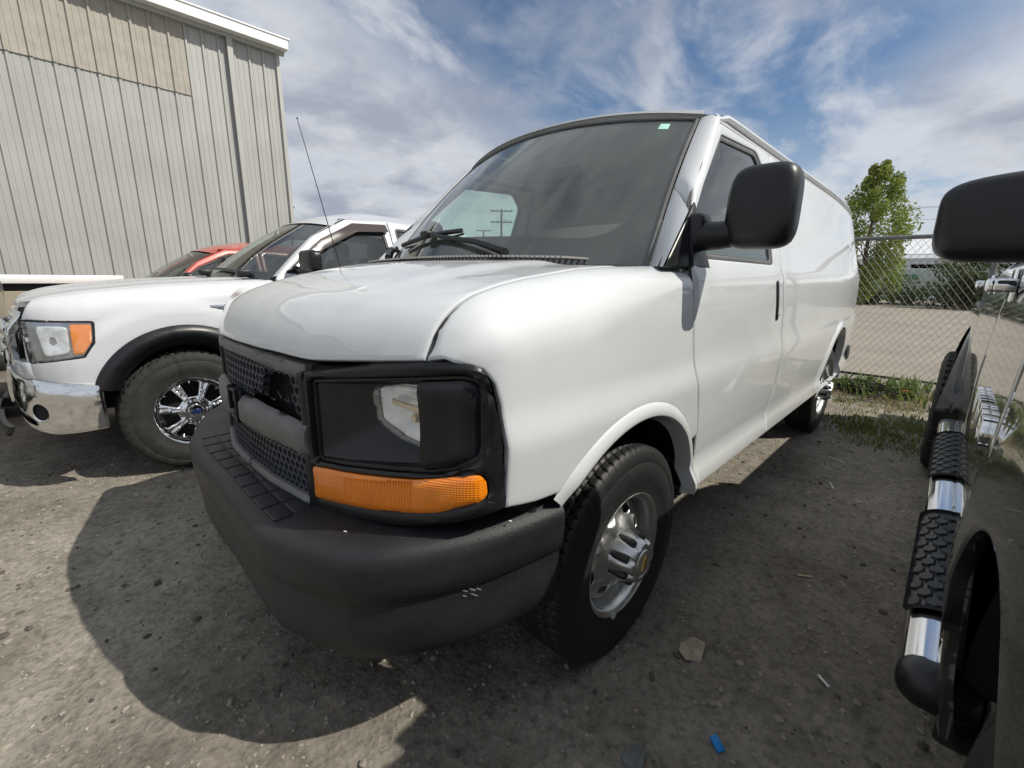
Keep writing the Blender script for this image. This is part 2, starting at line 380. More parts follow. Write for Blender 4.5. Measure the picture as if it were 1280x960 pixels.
# ---- hood and fender tops
g_ = sint([0, .012, .022, .034, .057, .091, .138, .214, .30, .53, .70, .97, 1.2], [1.0, .86, .77, .69, .575, .465, .37, .285, .215, .09, .04, 0, -.02], .02)
zf = sint([0, .3, .48, .69, .86, 1.0], [1.092, 1.092, 1.088, 1.11, 1.128, 1.14], .05)
def Hz(x, y):
    d = np.clip(F(y)-x, 0, 1.2); ay = np.abs(y)
    z = 1.36-(1.36-zf(ay))*g_(d)
    dome = sstep(.62, .50, ay-.10*np.clip(d, 0, 1))*sstep(.05, .5, d)
    z = z-.05*sstep(.15, .80, -y)*sstep(.03, .18, d)*(1-sstep(.45, .95, d))
    return z+.014*dome+.010*(1-(ay/.86)**2)*sstep(.1, .8, d)
hoodmap = lambda x, y: np.stack([x, y, Hz(x, y)], 1)
ys = np.linspace(-.857, .857, 61)
rear_edge = lambda y: -.02+.10*(1-(y/.86)**2)
hoodmap = lambda q, y: np.stack([F(y)-q*q, y, Hz(F(y)-q*q, y)], 1)      # q: root of the distance from the nose, so the rolled lip is meshed finely
qd = lambda x, y: math.sqrt(max(1e-4, float(F(np.array([y]))[0])-x))
ho = [(.055, y) for y in ys]+[(qd(x, .857), .857) for x in np.linspace(.69, .02, 24)]+[(qd(rear_edge(y), y), y) for y in ys[::-1]]+[(qd(x, -.857), -.857) for x in np.linspace(.02, .62, 24)]
hood = panel('hood', ho, hoodmap, W, van, grid=.024, thick=.02, r=.003, flip=True)
seam_z = lambda x: Hz(x, np.full_like(x, .862))
hsh = sint([-.4, -.2, .0, .3, .55, .72, .8], [.05, .06, .10, .16, .14, .055, .03], .05)
def fender_map(x, v):
    """v is height on the side, then runs on over the shoulder to the hood seam"""
    zs = seam_z(x); h = hsh(x); zb = zs-h
    t = np.clip((v-zb)/h, 0, 1.0); yb = S(x, np.minimum(zb, 1.34)); yb = np.maximum(yb, .866)
    low = v <= zb
    y = np.where(low, S(x, np.minimum(v, 1.34)), .862+(yb-.862)*(.75*np.cos(t*pi/2)**.9+.25*(1-t))); z = np.where(low, v, zb+h*(.75*np.sin(t*pi/2)+.25*t))
    return np.stack([x, y, z], 1)
vt = lambda x: float(seam_z(np.array([x]))[0])-.002
AX, AZ, AR = .02, .36, .545                                   # front wheel arch
arch = lambda a0, a1, r=AR, n=26, cx=AX, cz=AZ: [(cx+r*cos(a), cz+r*sin(a)) for a in np.linspace(a0, a1, n)]
a_f = math.acos((.405-AX)/AR); a_r = pi-0.17
fo = [(.594, .782), (.594, .93), (.602, 1.03), (.617, 1.083), (.642, 1.117), (.680, 1.131), (.706, 1.135), (.722, 1.133)]
fo += [(x, vt(x)) for x in np.linspace(.724, -.30, 34)]
fo += [(-.318, 1.30), (-.335, 1.2), (-.352, 1.10), (-.392, .95), (-.437, .84), (-.490, .70)]
fo += [(AX+(AR+.012)*cos(a), AZ+(AR+.012)*sin(a)) for a in np.linspace(pi-.62, a_f, 20)]
fo += [(.42, .765), (.5, .768)]
fender = panel('fender', fo, fender_map, W, van, grid=.021, thick=.02, r=.003, flip=True)
fr_ = mirror_of(fender); co_ = np.empty(len(fr_.data.vertices)*3); fr_.data.vertices.foreach_get('co', co_); co_ = co_.reshape(-1, 3)
m3 = sstep(.3, .5, co_[:, 0]); ww = sstep(.9, 1.1, co_[:, 2]); dF = F(np.full(len(co_), -.86))-co_[:, 0]
co_[:, 0] -= .045*m3*.9; co_[:, 2] -= .055*sstep(.02, .15, dF)*(1-sstep(.45, .95, dF))*ww; fr_.data.vertices.foreach_set('co', co_.ravel()); fr_.data.update()
# arch lip, a rolled bead round the wheel opening
def lip_map(cx, cz, r0, wdt, bulge, rz, a0_):
    def f(a, t):
        r = r0+wdt*(1-t); x = cx+r*np.cos(a); z = cz+r*rz*np.sin(a)
        b = np.where(t <= 1, np.sin(np.clip(t, 0, 1)*pi*.62)**.8, .93)
        y = S(x, np.clip(z, .445, 1.3))+bulge*b*(.25+.75*sstep(a0_, a0_+.16, a))-.06*np.clip(t-1, 0, 9)*2-.002
        return np.stack([x, y, z], 1)
    return f
for cx, cz, a0, a1, rz in ((AX, AZ, a_f-.03, a_r+.03, 1), (-3.43, .40, .02, pi-.02, 1.06)):
    P, Fc = gridmesh(lip_map(cx, cz, AR-.022 if cx > -1 else .505, .046, .017, rz, a0), np.linspace(a0, a1, 48), np.array([0, .08, .2, .35, .5, .65, .8, .92, 1.0, 1.1, 1.3, 1.45]))
    Fc = [f[::-1] for f in Fc]
    lp = mesh('wheel_arch_lip', P, Fc, W, van, 60); mirror_of(lp)
# ---- door
do = [(-.545, .452), (-.518, .60), (-.443, .84), (-.398, .95), (-.358, 1.10), (-.338, 1.22), (-.322, 1.352), (-.345, 1.50), (-.40, 1.585, .03), (-.53, 1.70), (-.80, 1.952, .06), (-1.50, 1.957, .02), (-1.50, 1.56), (-1.452, 1.37), (-1.52, 1.18), (-1.555, 1.0), (-1.572, .75), (-1.525, .56), (-1.50, .452)]
win = rpoly([(-.372, 1.388, .012), (-.385, 1.52, .06), (-.53, 1.665, .05), (-.80, 1.905, .05), (-1.27, 1.93, .09), (-1.375, 1.84, .06), (-1.315, 1.388, .02)])
door = panel('door', rpoly(do), side, W, van, holes=[win], grid=.045, thick=.03, r=.0035, flip=True, mirror=True)
inner = rpoly([(-.40, 1.408, .012), (-.415, 1.53, .06), (-.545, 1.66, .05), (-.805, 1.883, .05), (-1.255, 1.905, .09), (-1.352, 1.82, .06), (-1.292, 1.408, .02)])
def off_side(d): return lambda x, z: side(x, z)-np.array([0, d, 0])
for d in door:
    sg_ = 1 if d is door[0] else -1
    oo_ = densify(rpoly(do), .04); oo_ = oo_ if area(oo_) > 0 else oo_[::-1]
    if sg_ > 0: ds_ = panel('door_seal', [tuple(p) for p in offset(oo_, -.013)], off_side(.009), MT['seal'], door[0], holes=[[tuple(p) for p in offset(oo_, .012)]], grid=.06, thick=.004, r=.001, flip=True)  # near-black strip behind the door gap, painting in its shade
    else: mirror_of(ds_, door[1])
sl = panel('window_seal', rpoly([(p[0], p[1]) for p in win]), off_side(.008), MT['greyseal'], door[0], holes=[inner], grid=.05, thick=.02, r=.003, flip=True); mirror_of(sl, door[1])
gl = panel('window', inner, off_side(.016), MT['glass'], door[0], grid=.08, thick=.004, r=.001, flip=True, back=False); mirror_of(gl, door[1])
sail = rpoly([(-.321, 1.358), (-.345, 1.530, .006), (-.41, 1.590, .006), (-.475, 1.358)])
sa = panel('mirror_sail', sail, off_side(-.004), MT['plastic'], door[0], grid=.05, thick=.03, r=.004, flip=True); mirror_of(sa, door[1])
# handle: tall black pull with a lock
hd = rpoly([(-1.335, 1.315, .018), (-1.385, 1.315, .018), (-1.442, 1.105, .018), (-1.392, 1.105, .018)])
h1 = panel('door_handle', hd, off_side(-.006), MT['plastic'], door[0], grid=.05, thick=.02, r=.006, flip=True); mirror_of(h1, door[1])
V_, F_ = lathe([(0, .004), (.008, .004), (.009, 0)], 14); lk = mesh('lock', V_, F_, MT['chrome'], door[0], loc=(-1.408, float(S(np.array([-1.4]), np.array([1.14]))[0])+.008, 1.14))
mirror_of(lk, door[1])
P, Fc = gridmesh(lambda x, t: np.stack([x, .840+.04*t, Hz(x, .840+.04*t)-.011], 1), np.linspace(.70, -.02, 40), np.array([0, .5, 1.]))  # near-black strip below the hood seam imitates the shade inside it
mesh('hood_seam_shadow_gap', P, Fc, MT['seal'], van, 0).name = 'hood_seal'
# ---- cargo side
qa = [(-3.43+.512*cos(a), .40+.512*1.06*sin(a)) for a in np.linspace(.1, pi-.1, 26)]
qo = [(-1.508, .452), (-1.533, .56), (-1.580, .75), (-1.563, 1.0), (-1.528, 1.18), (-1.460, 1.37), (-1.508, 1.56), (-1.508, 1.957), (-4.62, 1.957, .10), (-4.66, 1.35), (-4.64, .452)]+qa
quarter = panel('cargo_side', rpoly(qo), side, W, van, grid=.05, thick=.03, r=.0035, flip=True, mirror=True)
bl, tl = np.array([-.236, .86, 1.36]), np.array([-.80, .741, 1.982])
def wsmap(s, t):
    q = 1-s*s
    e = lambda i: (bl[i]*(1-t)+tl[i]*t)
    x = e(0)+(.27*(1-t)+.16*t)*q+.015*np.sin(pi*t); y = e(1)*s; z = e(2)+(.045*(1-t)+.05*t)*q+.018*np.sin(pi*t)
    return np.stack([x, y, z], 1)
wsmap_ = wsmap
# cant: the white band over doors up to the drip rail, then the roof
def roofmap(u, s):
    """u 0..1 front to back, s -1..1 across"""
    xf = -.80+.16*(1-s*s); x = xf+(-4.63-xf)*u
    hw = np.where(u < .02, .775, .80)-taper(x)
    hw = .752+(.812-.752)*sstep(0, .02, u)-taper(x)
    y = hw*s; z = 1.997+.055*(1-np.abs(s)**2.6)+.03*sstep(0, .15, u)*(1-s**2)-.03*sstep(.9, 1.0, u)
    return np.stack([x, y, z], 1)
us = np.concatenate([np.linspace(0, .06, 7), np.linspace(.08, 1, 26)]); P, Fc = gridmesh(roofmap, us, np.linspace(-1, 1, 33))
pth = [wsmap_(np.array([q_]), np.array([1.0]))[0]+np.array([-.034, 0, .024]) for q_ in np.linspace(-1.0, 1.0, 33)]
mesh('roof_lip', *tube(pth, .017, 8), W, van)
roof = mesh('roof', P, [f[::-1] for f in Fc], W, van, 50)
xs = np.concatenate([np.linspace(-.78, -4.0, 30), np.linspace(-4.1, -4.60, 8)])
rail = mesh('drip_rail', *tube(np.stack([xs, .818-taper(xs), 1.987-.02*sstep(-4.2, -4.6, xs)-.03*sstep(-.90, -.77, xs)], 1), .007+.010*sstep(-.77, -.95, xs), 8), W, van); mirror_of(rail)
P, Fc = gridmesh(lambda u, t: np.stack([u, S(u, np.full_like(u, 1.955))*(1-t)+t*(.812-taper(u)), 1.952+.035*t], 1), np.linspace(-.79, -4.6, 40), np.linspace(0, 1, 4))
cant = mesh('roof_side', P, Fc, W, van, 60); mirror_of(cant)
# rear wall with two doors
backmap = lambda y, z: np.stack([-4.655+.02*(1-(y/.9)**2)+.10*sstep(1.4, 2.05, z), y, z], 1)
for s in (1, -1):
    zo = rpoly([(.006*s, .56), (.905*s, .56, .03), (.895*s, 1.35), (.77*s, 1.96, .08), (.006*s, 2.0)])
    rd = panel('rear_door', zo, backmap, W, van, holes=[rpoly([(.12*s, 1.42), (.70*s, 1.42), (.64*s, 1.85), (.12*s, 1.87)], .05)], grid=.08, thick=.03, flip=True)
    panel('rear_window', rpoly([(.12*s, 1.42), (.70*s, 1.42), (.64*s, 1.85), (.12*s, 1.87)], .05), lambda y, z: backmap(y, z)+np.array([.01, 0, 0]), MT['glass_dark'], rd, grid=.2, thick=.004, r=.001, flip=True)
    panel('tail_lamp', rpoly([(.85*s, .98), (.905*s, .98), (.885*s, 1.45), (.83*s, 1.45)], .015), lambda y, z: backmap(y, z)-np.array([.012, 0, 0]), mat('red_lens', (.35, .01, .01), .15, coat=1.0) if s == 1 else bpy.data.materials['red_lens'], van, grid=.1, thick=.05, flip=True)
V_, F_ = rbox((.16, 1.86, .17), .03); mesh('rear_bumper', V_, F_, MT['bumper'], van, loc=(-4.74, 0, .56))
# ---- windshield, its frame and pillars
wg = lambda s, t, d: wsmap(s, t)+d*np.array([.73, 0, .68])
ss = np.linspace(-1, 1, 41); T0, T1 = -.12, 1.0
P, Fc = gridmesh(lambda s, t: wg(s, t, 0), np.linspace(-.985, .985, 41), np.linspace(-.05, .985, 21)); ws = mesh('windshield', P, Fc, MT['glass_ws'], van, 0); ws.data.shade_smooth()
# black ceramic border on the inside of the glass
outer = rpoly([(-.985, -.05), (.985, -.05), (.985, .985), (-.985, .985)], .03)
innr = rpoly([(-.86, .115, .22), (.86, .115, .22), (.925, .955, .04), (-.925, .955, .04)], seg=9)
panel('glass_border', outer, lambda s, t: wg(s, t, -.006), MT['frit'], ws, holes=[innr], grid=.05, thick=.002, r=.001, rings=False, flip=False)
panel('sticker', rpoly([(.815, .895), (.865, .895), (.865, .945), (.815, .945)], .004), lambda s, t: wg(s, t, .0015), mat('pale_green_sticker', (.45, .78, .66), .4), ws, grid=.05, thick=.001, r=.0004)
# grey rubber moulding round the glass
pth = [wg(np.array([.99]), np.array([t]), .002)[0] for t in np.linspace(-.02, .985, 16)]+[wg(np.array([s]), np.array([.99]), .002)[0] for s in np.linspace(.97, -.97, 31)]+[wg(np.array([-.99]), np.array([t]), .002)[0] for t in np.linspace(.985, -.02, 16)]
mesh('windshield_moulding', *tube(pth, .0085, 8), MT['greyseal'], ws)
# upper pillar: door frame rolled round to the glass edge
def pillar(s, t):
    A = wsmap(np.ones_like(t)*1.0, .455+.545*t)
    x1 = np.interp(t, [0, .12, .35, 1], [-.372, -.43, -.555, -.80]); z1 = np.interp(t, [0, .12, .35, 1], [1.545, 1.60, 1.70, 1.955])
    B = side(x1, z1)+np.array([0, .001, 0])
    n = np.array([.45, .5, .3]); bul = .036*np.sin(pi*s)**.7*np.interp(t, [0, .1, 1], [.0, 1, 1])
    return A*(1-s)[:, None]+B*s[:, None]+bul[:, None]*n
P, Fc = gridmesh(pillar, np.linspace(0.03, 1, 11), np.linspace(0, 1, 22)); pl = mesh('door_pillar', P, Fc, W, door[0], 60); mirror_of(pl, door[1])
# lower pillar foot (white), and the black corner trim behind it
def foot(s, t):
    A = wsmap(np.ones_like(t), -.01+.46*t); B0, B1 = np.array([-.150, .952, 1.352]), np.array([-.352, .930, 1.548])
    B = B0*(1-t)[:, None]+B1*t[:, None]
    return A*(1-s)[:, None]+B*s[:, None]+(.007*np.sin(pi*s))[:, None]*np.array([.5, .5, .4])
P, Fc = gridmesh(foot, np.linspace(.03, 1, 9), np.linspace(0, 1, 12)); ft = mesh('pillar_foot', P, Fc, W, van, 60); mirror_of(ft)
tri = rpoly([(-.158, 1.352), (-.314, 1.352), (-.345, 1.535)], .004)
tm = panel('corner_trim', tri, lambda x, z: np.stack([x, .956+.016*np.clip((-.158-x)/.16, 0, 1)-(z-1.352)*.20, z], 1), MT['plastic'], van, grid=.05, thick=.03, r=.003, flip=True); mirror_of(tm)
# ---- cowl, louvres and wipers
cmap = lambda x, y: np.stack([x, y, 1.365+.02*(1-(y/.9)**2)+.02*sstep(.15, -.2, x)], 1)
co = [(rear_edge(y)+.03, y) for y in np.linspace(-.85, .85, 21)]+[(wsmap(np.array([s]), np.array([.01]))[0][0]+.01, wsmap(np.array([s]), np.array([.01]))[0][1]) for s in np.linspace(.97, -.97, 21)]
panel('cowl', co, lambda x, y: cmap(x, y)-np.array([0, 0, .03]), MT['plastic'], van, grid=.06, thick=.03)
lm = MB()
for i in range(64):
    y = -.66+i*.021; x1 = rear_edge(y)+.0; x0 = wsmap(np.array([y/.86]), np.array([.03]))[0][0]
    z0 = 1.372+.02*(1-(y/.9)**2)
    lm.box(((x0+x1)/2-.01, y, z0), (max(.03, (x0-x1)*-1+.02), .006, .008), Matrix.Rotation(R(25), 4, 'X'))
lm.build('cowl_louvres', MT['interior'], van)
def wiper(s0, t0, s1, t1, sa, ta):
    a = wg(np.array([s0]), np.array([t0]), .03)[0]; b = wg(np.array([s1]), np.array([t1]), .03)[0]; c = wg(np.array([sa]), np.array([ta]), .045)[0]
    k = MB(); m_ = (a+b)/2
    k.add(*tube([a+(b-a)*i/10+np.array([.7, 0, .7])*.014*sin(pi*i/10) for i in range(11)], .011, 6)); k.add(*tube([a+(b-a)*i/10-np.array([.7, 0, .7])*.018 for i in range(11)], .005, 4))
    q = m_*.72+b*.28 if False else m_
    k.add(*tube([c, c*.7+q*.3+np.array([.01, 0, .02]), q+np.array([.015, 0, .02])], [.016, .013, .009], 6)); k.add(*tube([c+np.array([0, 0, -.04]), c+np.array([0, 0, .008])], .016, 8))
    V_, F_ = rbox((.05, .06, .03), .008); k.add(V_+q+np.array([.01, 0, .018]), F_); k.build('wiper', MT['plastic'], van)
wiper(-.52, .075, .10, .115, .46, -.03); wiper(-.97, .04, -.93, .13, -.62, -.02)
# ---- black front: bezels, lamps, grille
bez_out = rpoly([(.452, .655), (.452, 1.062), (.60, 1.090), (.72, 1.112), (.85, 1.130), (.963, 1.137, .045), (.978, .99), (.982, .78, .01), (.92, .756), (.78, .716), (.60, .676)], .006)
pocket = rpoly([(.470, 1.044, .02), (.60, 1.065), (.73, 1.083), (.86, 1.101), (.966, 1.112, .05), (.966, .905, .06), (.885, .872), (.755, .852), (.59, .826), (.470, .812, .02)], .004)
ambo = rpoly([(.462, .796, .012), (.66, .822), (.82, .848), (.966, .882, .022), (.969, .812, .03), (.88, .776), (.70, .737), (.462, .700, .012)])
bez = panel('headlight_bezel', bez_out, front(), MT['plastic'], van, holes=[pocket, ambo], grid=.04, thick=.05, r=.006, flip=False, mirror=True)
bez[1].location.x = -.045
# inner step round the pocket
ring = lambda P, d: [tuple(p) for p in offset(densify(P, .02) if area(np.array(P)) > 0 else densify(P, .02)[::-1], d)]
st = panel('pocket_rim', pocket, front(-.012), MT['plastic'], bez[0], holes=[ring(pocket, .014)], grid=.03, thick=.05, r=.004, flip=False); mirror_of(st, bez[1])
def bowl(y, z):
    back = np.clip((y-.455)*.47, 0, .125); floor = np.clip((z-.812-.02*(y-.46)/.3)*.88, .004, 1)
    k = .012; m = np.minimum(back, floor)-k*np.exp(-np.abs(back-floor)/k)*.3
    return -.008-m*(1-.25*sstep(1.02, 1.09, z-.12*(y-.47)))
pk = panel('pocket_bowl', ring(pocket, .008), front(bowl), MT['plastic'], bez[0], grid=.02, thick=.01, r=.001, flip=False); mirror_of(pk, bez[1])
fil = rpoly([(.822, 1.083, .02), (.94, 1.094, .035), (.953, 1.06), (.957, .95), (.945, .912, .03), (.90, .890), (.822, .878, .02)])
filf = lambda y, z: .004-.022*sstep(.90, .96, y)-.006*np.cos((z-.98)*14)**2-.03*sstep(.845, .82, y)
fp = panel('filler_block', fil, front(filf), MT['plastic'], bez[0], grid=.02, thick=.12, r=.008, flip=False); mirror_of(fp, bez[1])
# sealed beam lamp: chrome reflector behind a lens with a stepped face
lampo = rpoly([(.645, 1.040, .025), (.655, .955, .015), (.70, .938), (.74, .925), (.88, .915, .03), (.88, 1.066, .03), (.74, 1.058)], .02)
flat = lambda xo: (lambda y, z: np.stack([.706+xo-.12*(y-.76), y, z], 1))
lr = panel('headlight', lampo, lambda y, z: flat(0)(y, z)-np.stack([.018*(1-((y-.79)/.11)**2).clip(0)*(1-((z-.99)/.08)**2).clip(0), 0*y, 0*y], 1), mat('lamp_reflector', (.92, .93, .95), .22, metal=.3, var=.2, vscale=22), van, grid=.012, thick=.06, r=.003, flip=False)
lmt = mat('headlamp_lens', (.85, .88, .9), .04, trans=1.0, ior=1.3)
lensf = lambda y, z: flat(.020)(y, z)+np.stack([.0006*np.abs(np.sin(y*300))*(z < 1.01)*(y > .67)+.004*sstep(.99, .994, z)-.004*sstep(1.03, 1.034, z), 0*y, 0*y], 1)
ln = panel('lens', lampo, lensf, MT['clear'], lr, grid=.008, thick=.018, r=.004, flip=False)
bb = MB(); bb.add(*tube([(.690, .79, .985), (.715, .79, .985)], [.016, .010], 10)); bb.add(*rbox((.012, .16, .016), .003, 1, (.715, .785, 1.012))); bulb = bb.build('bulb', mat('lamp_bulb', (.75, .62, .42), .25, metal=.4), lr)
lr2 = mirror_of(lr); lr2.location.x = -.045; mirror_of(ln, lr2); mirror_of(bulb, lr2)
# amber lamp
def ambf(y, z):
    e = .010*np.minimum(1, 1.0)*np.ones_like(y); return e-.006*sstep(.85, .86, y)
am = panel('turn_signal', ambo, front(lambda y, z: .007-.0015*sstep(.853, .858, y)), MT['amber'], van, grid=.02, thick=.03, r=.007, flip=False)
rb = MB()
for i in range(46):
    y = .475+i*.0082
    if y > .82 or y < .60: continue
    zc = float(np.interp(y, [.462, .66, .82], [.748, .78, .812])); hh = .040 if y > .75 else .036
    rb.add(*rbox((.003, .0045, hh*1.9), .001, 1, (float(F(np.array([y]))[0])+.0065, y, zc)))
rbo = rb.build('lens_ribs', MT['amber'], am, 0); am2 = mirror_of(am); am2.location.x = -.04; mirror_of(rbo, am2)
# grille: surround bar, two honeycomb fields, broken centre bar, lower lip
grille = empty('grille', (0, 0, 0)); grille.parent = van
gf = MB()
def fbar(name, zlo, zhi, y0, y1, off, th, m, parent, r=.006, ang=50):
    P = [(y, float(zlo(y))) for y in np.linspace(y0, y1, 15)]+[(y, float(zhi(y))) for y in np.linspace(y1, y0, 15)]
    return panel(name, P, front(off), m, parent, grid=.03, thick=th, r=r, flip=False, angle=ang)
cst = lambda v: (lambda y: v)
fbar('top_bar', lambda y: 1.052-.02*(abs(y)/.45)**2, lambda y: 1.088-.010*(abs(y)/.45)**2, -.452, .452, .0, .05, MT['grillegrey'], grille, .010)
for a, b in ((-.452, -.085), (.015, .452)):
    fbar('centre_bar', lambda y: .812-.012*(abs(y)/.45)**2, lambda y: .932-.010*(abs(y)/.45)**2, a, b, lambda y, z: .022-.030*np.abs((z-.87)/.06)**3, .06, MT['grillegrey'], grille, .012)
for a, b in ((-.44, .012), (.024, .44)):
    fbar('lower_lip', lambda y: .655+.005*abs(y), lambda y: .693-.004*abs(y), a, b, .006, .05, MT['grillegrey'], grille, .009)
for s in (1, -1): fbar('side_frame', cst(.66), lambda y: 1.062, min(s*.424, s*.452), max(s*.424, s*.452), .002, .05, MT['plastic'], grille, .006)
br = MB()
for c, d in (((.866, -.035, .885), (.02, .085, .10)), ((.876, -.075, .90), (.03, .010, .085)), ((.876, -.005, .88), (.03, .010, .12)), ((.874, -.04, .93), (.03, .07, .012)), ((.874, -.045, .835), (.03, .06, .014)), ((.880, -.025, .905), (.012, .03, .03))): br.add(*rbox(d, .003, 1, c))
br.build('emblem_bracket', MT['plastic'], grille)
def hexes(name, z0, z1, y0, y1, p, hole=None, off=-.012):
    k = MB(); rows = int((z1-z0)/(p*.866))+1; cols = int((y1-y0)/p)+2
    for i in range(rows+1):
        for j in range(cols):
            y = y0+p*(j+.5*(i % 2)); z = z0+p*.866*i
            lo, hi = z0-.1*p, z1+.1*p
            if not (y0 < y < y1 and lo < z < hi): continue
            if hole and hole(y, z): continue
            V = []
            for rr, dx in ((p*.577, 0), (p*.577*.72, .0), (p*.577*.72, -.02), (p*.577, -.02)):
                for q in range(6):
                    t = R(60*q+30); yy = y+rr*cos(t); V.append((float(F(np.array([yy]))[0])+off+dx, yy, z+rr*sin(t)))
            Fq = []
            for a in range(3):
                for q in range(6): Fq.append((a*6+q, a*6+(q+1) % 6, (a+1)*6+(q+1) % 6, (a+1)*6+q))
            k.add(V, [f[::-1] for f in Fq])
    return tag(k.build(name, MT['mesh'], grille, 20), kind='stuff')
hole = lambda y, z: (.19 < y < .365 and .93 < z < 1.04 and not (y < .22 and z > 1.0)) or (.10 < y < .2 and z < .955)
hexes('upper_honeycomb', .945, 1.055, -.43, .432, .0305, hole)
hexes('lower_honeycomb', .695, .815, -.43, .432, .0275)
rg = np.random.default_rng(3); k = MB()
for i in range(16):                                             # torn stubs round the hole in the grille
    y = rg.uniform(.14, .37); z = rg.choice([.948, .955, 1.03])+rg.uniform(-.005, .005); x = float(F(np.array([y]))[0])-.018
    k.add(*tube([(x, y, z), (x+.012*rg.random(), y+rg.uniform(-.02, .02), z+rg.uniform(-.004, .022))], [.003, .001], 4))
tag(k.build('broken_grille_stubs', MT['mesh'], grille), kind='stuff')
panel('grille_backing', [(-.452, .64), (.452, .64), (.452, 1.07), (-.452, 1.07)], front(-.075), MT['dark'], grille, grid=.1, thick=.01, flip=False)
panel('nose_liner', [(y, .60) for y in np.linspace(-.97, .97, 21)]+[(y, 1.09) for y in np.linspace(.97, -.97, 21)], front(-.16), MT['dark'], van, grid=.1, thick=.01, flip=False)
# black gap strip under the hood edge
fbar('hood_gap', lambda y: 1.03+.05*max(0, (abs(y)-.5))/.36, lambda y: float(zf(abs(y)))-.012, -.85, .85, -.03, .03, MT['dark'], van)
# ---- front bumper
Bc = sint([0, .3, .47, .60, .75, .83, .89, .93, .96, .985, 1.0, 1.012], [.985, .993, .990, .955, .897, .83, .745, .67, .60, .50, .42, .34], .02)
def bump_pt(s, q):
    """s: arc along the plan curve (-1..1), q: index into the section, from the inner top edge over the nose to the bottom"""
    return None
Bc0 = Bc; Bc = None
def Bc(y, s=1): return Bc0(np.abs(y))-.05*sstep(.12, .8, -np.asarray(y)*s)
th = np.concatenate([np.linspace(0, .6, 10), np.linspace(.66, .93, 10), np.linspace(.945, 1.004, 10)]); th = np.concatenate([-th[:0:-1], th])
ztop = sint([0, .5, .8, .95, 1.01], [.672, .674, .700, .722, .735], .03)
prof = [(-.30, .0), (-.18, .0), (-.10, -.001), (-.055, -.003), (-.030, -.008), (-.012, -.018), (-.003, -.032), (.0, -.055), (-.002, -.10), (-.006, -.140), (-.016, -.150), (-.018, -.160), (-.014, -.21), (-.018, -.27), (-.030, -.318), (-.052, -.340), (-.11, -.350), (-.2, -.353)]
V = []; yy = th
xb = Bc(yy); dx = np.gradient(xb, yy); tn = np.stack([dx, np.ones_like(yy)], 1); tn /= np.linalg.norm(tn, axis=1)[:, None]
nrm2 = np.stack([tn[:, 1], -tn[:, 0]], 1)                       # outward in plan
fade = sstep(.82, .965, np.abs(yy))
for i in range(len(yy)):
    for (o, dz) in prof:
        oo = -.06+(o+.06)*(1-.97*fade[i]) if o < -.06 else o
        tuck = -.045*sstep(-.16, -.31, np.array(dz))*0+0
        V.append((xb[i]+nrm2[i, 0]*(oo+tuck), yy[i]+nrm2[i, 1]*(oo+tuck), float(ztop(abs(yy[i])))+dz*(1.0)))
m_ = len(prof); Fc = [(i*m_+j, (i+1)*m_+j, (i+1)*m_+j+1, i*m_+j+1) for i in range(len(yy)-1) for j in range(m_-1)]
Fc += [tuple(range(m_)), tuple((len(yy)-1)*m_+j for j in range(m_-1, -1, -1))]
bumper = mesh('bumper', V, [f[::-1] for f in Fc], MT['bumper'], van, 55)
# step pads moulded into the bumper top, two rows
for row, (o0, o1) in enumerate(((-.045, -.095), (-.100, -.150))):
    for j in range(10):
        y0, y1 = -.465+j*.093+.004, -.465+(j+1)*.093-.004
        def pm(y, o): return np.stack([Bc(y)+o, y, ztop(np.abs(y))+.0025+0*y], 1)
        panel('step_pad', rpoly([(y0, o1), (y1, o1), (y1, o0), (y0, o0)], .012), pm, MT['bumper'], bumper, grid=.08, thick=.006, r=.002, flip=True)
sc_ = MB(); rg = np.random.default_rng(5)
for i in range(6):                                              # pale scrapes on the bumper corner
    y = .925+.02*rg.random(); z = .548+rg.uniform(-.012, .012)
    sc_.box((float(Bc(np.array([y]))[0])-.0068, y-.0140, z), (.006+.02*rg.random(), .0015, .0012+.003*rg.random()), Matrix.Rotation(R(-65), 4, 'Z'))
sc_.build('scrape', mat('scraped_plastic', (.30, .30, .29), .7), bumper)
for (y, o, l) in ((.665, -.085, .018), (.962, -.028, .016)): 
    V_, F_ = rbox((.004, l*.5, .0015), .0006, 1); mesh('chip', V_, F_, mat('white_chip', (.8, .8, .8), .6) if y < .7 else bpy.data.materials['white_chip'], bumper, loc=(float(Bc(np.array([y]))[0])+o, y, float(ztop(y))+.002), rot=(0, 0, .5))
# ---- mirror
mir = panel('side_mirror', rpoly([(0, 0), (1, 0), (1, 1), (0, 1)]), lambda u, v: np.stack([0*u, u, v], 1), MT['plastic'], van, grid=1, thick=.01)
bpy.data.objects.remove(mir)
V_, F_ = superell((.17, .215, .265), 4.2, 40, 26)
V_[:, 0] *= np.where(V_[:, 0] > 0, 1.0, .35); V_[:, 1] *= 1-.10*np.clip(V_[:, 2]/.13, 0, 1)*(V_[:, 1] < 0)
mir = mesh('side_mirror', V_, F_, MT['plastic'], van, 60, loc=(-.45, 1.145, 1.548))
ar = MB(); ar.add(*tube([(.06, -.20, -.085), (.04, -.12, -.085), (.02, -.06, -.075)], [.052, .048, .046], 14)); V_, F_ = rbox((.12, .07, .13), .03, 3, (.05, -.195, -.07)); ar.add(V_, F_)
arm = ar.build('mirror_arm', MT['plastic'], mir, 50)
V_, F_ = rbox((.004, .18, .22), .002, 1, (-.03, 0, 0)); mg = mesh('mirror_glass', V_, F_, MT['chrome'], mir)
m2 = mirror_of(mir); mirror_of(arm, m2); mirror_of(mg, m2); m2.location = (-.66, -1.06, 1.548); m2.rotation_euler = (0, 0, R(75))     # folded back
